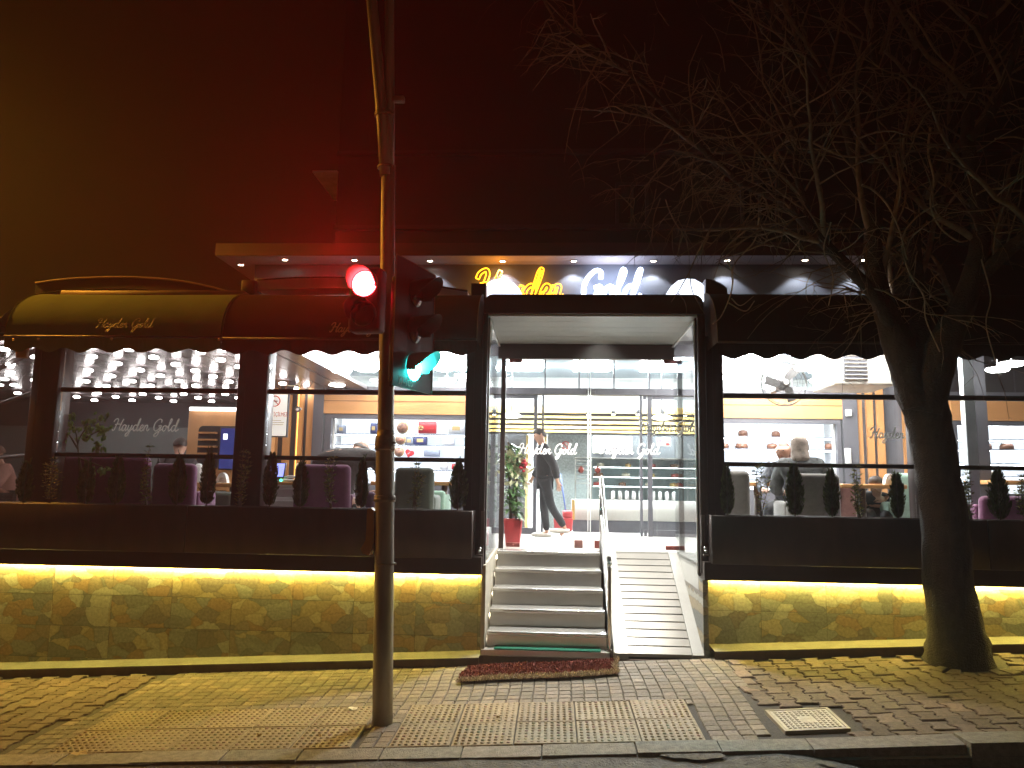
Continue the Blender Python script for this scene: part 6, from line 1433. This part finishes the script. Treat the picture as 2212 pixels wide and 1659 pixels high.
seated('man with dark hair seen from behind beyond the purple sofa', 388, 946, 10.2, .3, 1.0, jk, hair_d, 'short')
seated('seated person in a pink top at the left edge behind the angled glazing', 8, 962, 10.2, 2.4, 1.0, mat('top_pink', (.5, .25, .2), .8), mat('hair_brown', (.12, .05, .03), .6), 'short')

# ================================================================ traffic light pole
YP = G(826, 1562).y; pb = G(826, 1562)
polem = mat('galvanised_paint', (.30, .27, .22), .5, .35, var=.25, scale=7, bump=.08, stretch=(1, 1, .25))
bandm = mat('pole_band', (.24, .20, .15), .5, .4, var=.3, scale=12)
sigm = mat('signal_black', (.014, .012, .012), .6, var=.1, spec=.3)
tp = thing('traffic_light_pole', 'tall round pole carrying the traffic lights, rising out of the pavement to the top edge', 'pole', pb)
def pp_(px, py, Y=None): return W(px, py, Y or YP)
def prad(w): return w/2*YP/F
seg = [(826, 1575, 43), (828, 1400, 42), (830, 1230, 41), (831, 1100, 41), (832, 968, 40), (833, 950, 36), (835, 800, 35), (837, 620, 33), (838, 430, 32), (839, 360, 31)]
q = MB(); q.tube([pp_(a, b) for a, b, c in seg], [prad(c) for a, b, c in seg], 20, smooth=True); q.build('lower_pole', polem, tp)
q = MB(); q.tube([pp_(841, 380), pp_(842, 200), pp_(841, 0), pp_(840, -160)], [prad(22)]*4, 14); q.build('upright_arm', polem, tp)
q = MB(); q.tube([pp_(834, 380, YP-.02), pp_(826, 250, YP-.02), pp_(812, 100, YP-.03), pp_(803, 0, YP-.03), pp_(788, -160, YP-.03)], [prad(28), prad(28), prad(26), prad(25), prad(24)], 14); q.build('leaning_arm', polem, tp)
q = MB(); a = pp_(862, 215); q.rbox(a.x-.06, a.x+.045, a.y-.03, a.y+.03, a.z-.022, a.z+.022, .004, 1); q.build('arm_stub', bandm, tp)
for px, py, w, h in ((832, 957, 45, 14), (831, 1077, 47, 14), (830, 248, 44, 12), (834, 362, 40, 7), (833, 1217, 44, 4)):
    p = pp_(px, py); q = MB(); hh = h*YP/F; rr = prad(w)
    if py == 957: q.lathe((p.x, p.y, p.z-hh), [(rr*.93, -.01), (rr, .005), (rr, hh*.9), (rr*.98, hh*1.0), (rr, hh*1.1), (rr*.92, hh*1.9), (rr*.80, hh*3)], 20)
    else: q.lathe((p.x, p.y, p.z-hh/2), [(rr*.95, 0), (rr, .003), (rr, hh*.6), (rr*.96, hh*.65), (rr, hh*.75), (rr*.95, hh)], 20)
    b_ = q.build('band', bandm, tp); q = MB(); q.tube([(p.x+rr*.9, p.y-.03, p.z), (p.x+rr*.9+.018, p.y-.03, p.z)], .008, 6); q.build('band_bolt', bandm, b_)
# yellow push-button housing on its left side, with a black back box
ybx = mat('button_yellow', (.42, .20, .015), .45, var=.15, scale=8)
pbx = thing('push_button_box', 'yellow push button housing clamped to the left side of the traffic light pole', 'button box', pp_(800, 1200))
P_ = [pp_(x, y, YP-.03) for x, y in ((793, 1100), (800, 1097), (807, 1103), (807, 1170), (800, 1195), (796, 1200), (783, 1196), (779, 1185), (787, 1172), (790, 1165))]
q = MB(); q.prism(P_, (0, .12, 0)); q.build('yellow_housing', ybx, pbx)
a, b_ = pp_(807, 1196, YP), pp_(813, 1102, YP); q = MB(); q.rbox(a.x, b_.x, YP-.02, YP+.07, a.z, b_.z, .006, 1); q.build('back_box', sigm, pbx)
# signal heads
lens_off = mat('lens_off', (.03, .02, .02), .15, coat=.5)
redl = mat('lens_red', (1, .1, .05), .4, em=(1, .02, .025), es=85); grnl = mat('lens_green', (.1, 1, .9), .4, em=(.03, .85, .80), es=160)
visor_lit = mat('visor_lit_tone', (.30, .30, .30), .5)  # lighter visor colour for lit lenses only, paints in the signal's light
def head(lb, c0, n_az, spacing, states, rad, vis, board=None, txt=None):
    """c0: centre of the first (top) lens; facing azimuth; lenses below one another"""
    f = Vector((math.cos(n_az), math.sin(n_az), 0)); s_ = Vector((-f.y, f.x, 0)); up = Vector((0, 0, 1)); n = len(states)
    t_ = thing('traffic_light', lb, 'traffic light', c0-up*spacing*(n-1)); M_ = Matrix((s_, f, up)).transposed().to_4x4(); M_.translation = c0
    q = MB(); q.rbox(-rad*1.28, rad*1.28, -.16, -.012, -spacing*(n-1)-rad*1.28, rad*1.28, .025, 2, mtx=M_); q.build('housing', sigm, t_)
    for k, st in enumerate(states):
        c = c0-up*spacing*k
        q = MB(); q.lathe(c-f*.008, [(rad, .0), (rad*.9, .012), (rad*.5, .024), (0, .028)], 24, f); q.build('lens', {'r': redl, 'g': grnl, '-': lens_off}[st], t_)
        q = MB(); m_ = 20; prof_ = []
        for i in range(m_+1):
            a = -.30+(math.pi+.60)*i/m_
            L = vis*(.45+.55*max(0, math.sin(a))**.7) if math.sin(a) > 0 else vis*.35
            for d, r in ((-.01, rad*1.10), (L, rad*1.14), (L, rad*1.11), (-.01, rad*1.06)): q.v.append(tuple(c+s_*math.cos(a)*r+up*math.sin(a)*r+f*d))
        for i in range(m_):
            for j in range(3): q.f.append((4*i+j, 4*i+4+j, 4*i+5+j, 4*i+1+j)); q.c.append(None); q.sf.add(len(q.f)-1)
        q.build('visor', sigm if st == '-' else visor_lit, t_, weld=False)
    if board:
        hw, up_, dn = board; q = MB(); b1 = [(-hw, up_), (hw, up_), (hw, -spacing*(n-1)-dn), (-hw, -spacing*(n-1)-dn)]
        q.prism([c0+s_*x+up*z-f*.012 for x, z in b1], f*-.008); q.build('backboard', sigm, t_)
        q = MB(); e_ = [c0+s_*x+up*z-f*.010 for x, z in b1]; q.tube(e_+[e_[0]], .005, 4); q.build('board_rim', mat('board_rim', (.16, .10, .07), .6), t_)
        if txt:
            zt = -spacing*(n-1)-dn+.018
            text_mesh('lettering', txt, c0-s_*(hw-.06)+up*zt+f*.002, s_, (0, 0, 1), .082, mat('board_paint', (.55, .45, .38), .7), t_, .001, sx=.95)
    return t_, f, s_
cr = pp_(786, 612, 5.62)
hd, f_, s_ = head('glowing red traffic light on the left side of the pole, facing the street', cr, R(-99), .24, ['r', '-'], .1, .15)
q = MB(); q.tube([cr+Vector((.02, .1, .04)), Vector((pp_(838, 590).x-.05, YP, cr.z+.04))], .014, 8); q.build('mounting_bracket', sigm, hd); q = MB(); q.tube([cr+Vector((.02, .1, -.26)), Vector((pp_(837, 700).x-.05, YP, cr.z-.26))], .014, 8); q.build('mounting_bracket', sigm, hd)
lamp('red_signal_glow', 'SPOT', tuple(cr+f_*.20+Vector((0, 0, -.02))), 700, (1, .012, .015), .06, rot=(-(f_+Vector((0, 0, .18)))).to_track_quat('Z', 'Y').to_euler(), angle=R(150), blend=.9)
cg0 = pp_(901, 636, 5.62); cg2 = pp_(901, 794, 5.62); spg = (cg0.z-cg2.z)/2
hg, f_, s_ = head('traffic light with its backboard turned sideways, lowest lens lit green, number 17-105 below', cg0, R(-19), spg, ['-', '-', 'g'], .1, .20, (.30, .23, .17), '17-105')
lamp('green_signal_glow', 'SPOT', tuple(cg2+f_*.13), 22, (.0, 1, .85), .05, rot=(-(f_+Vector((0, -.3, .2)))).to_track_quat('Z', 'Y').to_euler(), angle=R(150), blend=.9)
for dz in (.12, -spg*2-.10):
    q = MB(); a = cg0+Vector((-.10, 0, dz)); q.tube([a, (pp_(850, 600).x, YP, a.z)], .016, 8); q.build('mounting_bracket', sigm, hg)

# ================================================================ bare tree
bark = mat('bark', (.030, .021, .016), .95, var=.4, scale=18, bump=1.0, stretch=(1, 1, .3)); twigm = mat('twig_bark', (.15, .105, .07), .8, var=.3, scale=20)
YT = 6.95; tree = thing('bare_tree', 'large leafless tree with a thick leaning trunk and tangled hanging twigs at the right', 'tree', (TREE.x, YT, gz(TREE.x, YT)))
def T_(px, py, Y): return W(px, py, Y)
def limb(nm, pts, Y0, Y1, parent=tree, k=5, wob=.012):
    n = len(pts); P_ = [T_(x, y, Y0+(Y1-Y0)*i/(n-1)) for i, (x, y, w) in enumerate(pts)]; ww = [.80*w*(Y0+(Y1-Y0)*i/(n-1))/F for i, (x, y, w) in enumerate(pts)]
    C_ = catmull(P_, k); rr = []
    for i in range(len(C_)):
        t = i/k; a = min(int(t), n-1); b = min(a+1, n-1); rr.append((ww[a]*(1-(t-a))+ww[b]*(t-a)))
    C_ = [p+Vector((noise.noise(p*3.1), noise.noise(p*2.7+Vector((5, 0, 0))), 0))*wob for p in C_]
    q = MB(); q.tube(C_, rr, 12); 
    q.v = [tuple(Vector(v)+Vector((noise.noise(Vector(v)*9), noise.noise(Vector(v)*8+Vector((3, 3, 3))), 0))*rr[0]*.10) for v in q.v]
    q.build(nm, bark, parent); return C_, rr
TB = G(2066, 1412); YT = TB.y if 6.5 < TB.y < 7.3 else 6.95
trk = [(2072, 1430, 84), (2070, 1405, 75), (2062, 1350, 64), (2050, 1250, 59), (2036, 1100, 56), (2022, 1000, 53), (2008, 920, 54), (1990, 850, 60), (1980, 800, 58), (1976, 770, 40), (1975, 750, 18)]
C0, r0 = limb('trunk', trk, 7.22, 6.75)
LB = []
LB.append(limb('limb', [(1985, 880, 40), (1965, 810, 46), (1943, 750, 42), (1915, 680, 31), (1893, 600, 25), (1886, 500, 22), (1898, 390, 20), (1908, 260, 17), (1892, 130, 14), (1885, -30, 10)], 6.75, 6.9))
LB.append(limb('limb', [(1925, 700, 22), (1892, 640, 18), (1845, 590, 16), (1790, 535, 15), (1738, 478, 14), (1690, 435, 12), (1610, 400, 11), (1545, 350, 10), (1478, 275, 9), (1395, 190, 7), (1300, 110, 5), (1195, 40, 3)], 6.75, 5.6))
LB.append(limb('limb', [(1748, 490, 10), (1738, 430, 9), (1718, 370, 8), (1722, 300, 6), (1700, 220, 4)], 6.5, 6.2))
LB.append(limb('limb', [(2000, 890, 40), (2012, 820, 48), (2036, 750, 44), (2070, 680, 34), (2104, 590, 27), (2118, 480, 23), (2098, 360, 19), (2092, 240, 16), (2128, 130, 13), (2150, -20, 10)], 6.75, 6.4))
LB.append(limb('limb', [(2108, 610, 17), (2155, 560, 18), (2215, 512, 17), (2290, 470, 15)], 6.6, 6.2))
LB.append(limb('limb', [(1992, 850, 40), (1988, 760, 40), (1988, 660, 24), (1976, 530, 17), (2010, 410, 15), (2045, 300, 12), (2085, 200, 10), (2100, 90, 7), (2090, -20, 5)], 6.75, 7.1))
LB.append(limb('limb', [(1890, 480, 15), (1852, 360, 13), (1815, 240, 11), (1778, 160, 9), (1700, 90, 8), (1650, 10, 6), (1620, -60, 4)], 6.85, 6.3))
LB.append(limb('limb', [(1905, 290, 12), (1960, 190, 11), (1985, 90, 9), (1990, -30, 7)], 6.9, 7.3))
LB.append(limb('limb', [(2096, 300, 12), (2150, 230, 11), (2190, 120, 9), (2215, 0, 7)], 6.4, 6.1))
LB.append(limb('limb', [(1790, 200, 8), (1740, 120, 7), (1720, 40, 6), (1700, -40, 4)], 6.5, 6.9))
# twigs
tw = MB(); tw2 = MB(); r = random.Random(21)
def twig(mb, p, d, L, rad, lvl, droop):
    n = 7; pts = [p]; dd = d.normalized()
    for i in range(n):
        dd = (dd+Vector((r.gauss(-.01, .13), r.gauss(0, .13), r.gauss(0, .13)-droop*.7))).normalized(); pts.append(pts[-1]+dd*L/n)
    mb.tube(pts, [rad*(1-.75*i/n) for i in range(n+1)], 4 if lvl else 5, cap=False)
    if lvl < 2:
        for k in range(r.choice((2, 3, 4)) if lvl == 0 else r.choice((1, 2))):
            i = r.randrange(1, n); twig(mb, pts[i], (dd+Vector((r.gauss(0, .9), r.gauss(0, .7), r.gauss(-.1, .7)))), L*r.uniform(.35, .6), rad*.55, lvl+1, droop*1.2)
for C_, rr in LB:
    m_ = len(C_)
    for i in range(3, m_, 1):
        cnt = 1 if r.random() < .62 else 0
        if rr[i] > .12: cnt = 0
        for _ in range(cnt):
            d = (C_[min(i+1, m_-1)]-C_[i-1]).normalized(); d = d*.5+Vector((r.gauss(0, .8), r.gauss(-.1, .5), r.gauss(.1, .7)))
            twig(tw, C_[i], d, r.uniform(.45, 1.15), r.uniform(.006, .012), 0, r.uniform(.02, .16))
# middling branches carrying twigs of their own
for C_, rr in LB:
    m_ = len(C_)
    for _ in range(4):
        i = r.randrange(int(m_*.25), m_-2); d = (C_[i+1]-C_[i-1]).normalized()*.7+Vector((r.gauss(-.1, .6), r.gauss(0, .35), .15+abs(r.gauss(.2, .4)))); d.normalize()
        L = r.uniform(.9, 1.9); pts = [C_[i]]; dd = d
        for j in range(9): dd = (dd+Vector((r.gauss(0, .16), r.gauss(0, .12), r.gauss(.02, .16)))).normalized(); pts.append(pts[-1]+dd*L/9)
        ra = min(rr[i]*.55, .03); tw.tube(pts, [ra*(1-.08*j) for j in range(10)], 7, cap=False)
        for j in range(2, 10):
            for _k in range(1): twig(tw, pts[j], dd+Vector((r.gauss(0, .8), r.gauss(0, .5), r.gauss(0, .7))), r.uniform(.35, .8), ra*.4, 1, r.uniform(0, .1))
# extra fine spray reaching over the sign towards the left
for k in range(45):
    t = r.random(); px = 1240+t*640+r.gauss(0, 30); py = 60+t*420+r.gauss(0, 60)
    p = T_(px, py, 6.1+r.uniform(-.3, .3)); d = Vector((r.gauss(-.7, .6), r.gauss(0, .4), r.gauss(0, .6))); twig(tw, p, d, r.uniform(.35, .9), r.uniform(.003, .007), 0, r.uniform(-.02, .10))
for k in range(30):
    px = r.uniform(1300, 2200); py = r.uniform(330, 640) if px > 1650 else r.uniform(330, 470)
    p = T_(px, py, 6.4+r.uniform(-.4, .3)); twig(tw, p, Vector((r.gauss(-.5, .7), r.gauss(0, .4), r.gauss(-.3, .6))), r.uniform(.3, .8), r.uniform(.003, .007), 0, .08)
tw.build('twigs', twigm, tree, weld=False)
def pale(pts, w0, w1, Y=6.3):
    c = catmull([T_(x, y, Y+.1*math.sin(i)) for i, (x, y) in enumerate(pts)], 6); tw2.tube(c, [(w0+(w1-w0)*i/len(c))*.7*Y/F/2 for i in range(len(c))], 7)
pale([(1698, 305), (1706, 268), (1728, 235), (1765, 212), (1800, 190), (1835, 150), (1882, 92)], 8, 3)
pale([(1676, 352), (1674, 330), (1690, 312), (1704, 304), (1740, 302), (1790, 325), (1825, 338), (1870, 336), (1905, 318), (1935, 288)], 10, 4)
pale([(2010, 275), (2005, 330), (2018, 390), (2010, 440), (2030, 490), (2068, 520), (2090, 520)], 8, 5)
pale([(2025, 440), (1985, 465), (1955, 500), (1950, 540), (1965, 590), (1995, 640), (2000, 690), (2030, 760)], 6, 4)
pale([(1960, 20), (1990, 60), (2020, 110), (2060, 150)], 7, 5); pale([(1862, 400), (1885, 410), (1915, 440), (1940, 490), (1960, 560)], 8, 4)
pale([(1570, 562), (1582, 590), (1580, 630), (1560, 680), (1540, 700)], 6, 3); pale([(1640, 470), (1630, 520), (1590, 565), (1580, 600)], 6, 3); pale([(1575, 655), (1610, 672), (1630, 650)], 5, 3); pale([(1580, 645), (1600, 660), (1628, 640)], 4, 2)
pale([(1795, 480), (1780, 540), (1800, 600), (1790, 660)], 5, 3); pale([(2200, 385), (2170, 405), (2130, 410), (2110, 420)], 9, 6); pale([(2150, 300), (2190, 296), (2225, 305)], 6, 5)
pale([(2120, 560), (2140, 640), (2130, 700), (2150, 780)], 5, 3); pale([(1935, 330), (1945, 420), (1925, 470)], 6, 3)
tw2.build('twigs_lit_tone', mat('twig_bark_lit_tone', (.26, .19, .12), .7, var=.25, scale=25), tree, weld=False)  # lighter copy of the twig bark, lamplight put into the colour

# ================================================================ rug, litter
rg = [G(985, 1480), G(1010, 1444), G(1335, 1427), G(1334, 1462)]
def rq(u, v, dz): a = rg[1].lerp(rg[2], u); b = rg[0].lerp(rg[3], u); q = a.lerp(b, v); return Vector((q.x+.012*math.sin(v*9), q.y+.02*math.sin(u*7), gz(q.x, q.y)+dz))
rug = thing('shaggy_rug', 'worn red shaggy rug with a cream fringe edge on the pavement before the stairs', 'rug', (rg[0]+rg[2])/2)
rugm = shade_mat('rug_red', (.22, .07, .055), .95, 0, 20, .3, .1); rugc = shade_mat('rug_cream', (.52, .42, .28), .95, 0, 20, .3, .1)
b_ = MB(); nu, nv = 40, 10
for j in range(nv+1):
    for i in range(nu+1): b_.v.append(tuple(rq(i/nu, j/nv, .022+.008*noise.noise(Vector((i*.4, j*.6, 0))))))
for j in range(nv):
    for i in range(nu): a = j*(nu+1)+i; b_.f.append((a, a+1, a+nu+2, a+nu+1)); b_.c.append((.5, .5, .5))
b_.build('rug_base', rugm, rug)
pile, fr = MB(), MB(); r = random.Random(8)
for i in range(9000):
    u, v = r.random(), r.random()**.9; crm = v > .80+.05*noise.noise(Vector((u*6, 0, 0))) or u > .975+.02*noise.noise(Vector((0, v*5, 0)))
    p = rq(u, v, .02); d = Vector((r.gauss(0, .5), r.gauss(-.35, .5), .8)).normalized(); L = r.uniform(.018, .034) if not crm else r.uniform(.028, .05); s_ = d.cross(Vector((r.uniform(-1, 1), r.uniform(-1, 1), .1))).normalized()*.0035
    tn = r.uniform(.6, 1.4); (fr if crm else pile).add([p-s_, p+s_, p+d*L*.6+s_, p+d*L+Vector((0, 0, -.006)), p+d*L*.6-s_], [(0, 1, 2, 4), (4, 2, 3)], (tn, tn*r.uniform(.85, 1.1), tn))
pile.build('pile', rugm, rug, weld=False); fr.build('fringe', rugc, rug, weld=False)
def litter(lb, px, py, s_, sd, m_=None):
    p = G(px, py, .01); r = random.Random(sd); q = MB(); k = 8; c = [Vector((p.x, p.y, gz(p.x, p.y)+.03*s_/.05*.5))]+[Vector((p.x+s_*r.uniform(.6, 1.2)*math.cos(a*math.pi/4), p.y+s_*r.uniform(.4, 1)*math.sin(a*math.pi/4), gz(p.x, p.y)+r.uniform(.006, .03))) for a in range(k)]
    q.add(c, [(0, i+1, (i+1) % k+1) for i in range(k)]); o = q.build('paper_scrap', m_ or mat('litter_paper', (.62, .58, .50), .7), loc=p); tag(o, lb, 'litter')
litter('crumpled white scrap of paper left of the pole on the small pavers', 763, 1531, .055, 1); litter('small scrap lying on the kerb at the lower left', 172, 1628, .05, 2, mat('leaf_litter', (.40, .28, .12), .8)); litter('tiny white bit on the tactile tiles left of the pole', 805, 1510, .014, 3)
for i, (lb, px, py) in enumerate((('dry leaf on the tactile tiles at the left', 560, 1590), ('dry leaf near the left kerb', 65, 1650), ('dry leaf on the tactile tiles nearer the pole', 690, 1590), ('dry leaf on the small pavers before the rug', 1075, 1550))):
    litter(lb, px, py, .02, 10+i, mat('leaf_litter', (.40, .28, .12), .8))

# ================================================================ thin even volume added in place of lens glare round the lamps
hz = bpy.data.materials.new('glare_volume'); hz.use_nodes = True; t = hz.node_tree; t.nodes.clear()
o_ = t.nodes.new('ShaderNodeOutputMaterial'); v_ = t.nodes.new('ShaderNodeVolumePrincipled'); t.links.new(v_.outputs[0], o_.inputs['Volume'])
v_.inputs['Color'].default_value = (.9, .88, .86, 1); v_.inputs['Density'].default_value = .0035; v_.inputs['Anisotropy'].default_value = .3
q = MB(); q.box(-70, 70, -70, 70, -3.5, 16); tag(q.build('glare_haze', hz), kind='stuff')
S.cycles.volume_bounces = 0
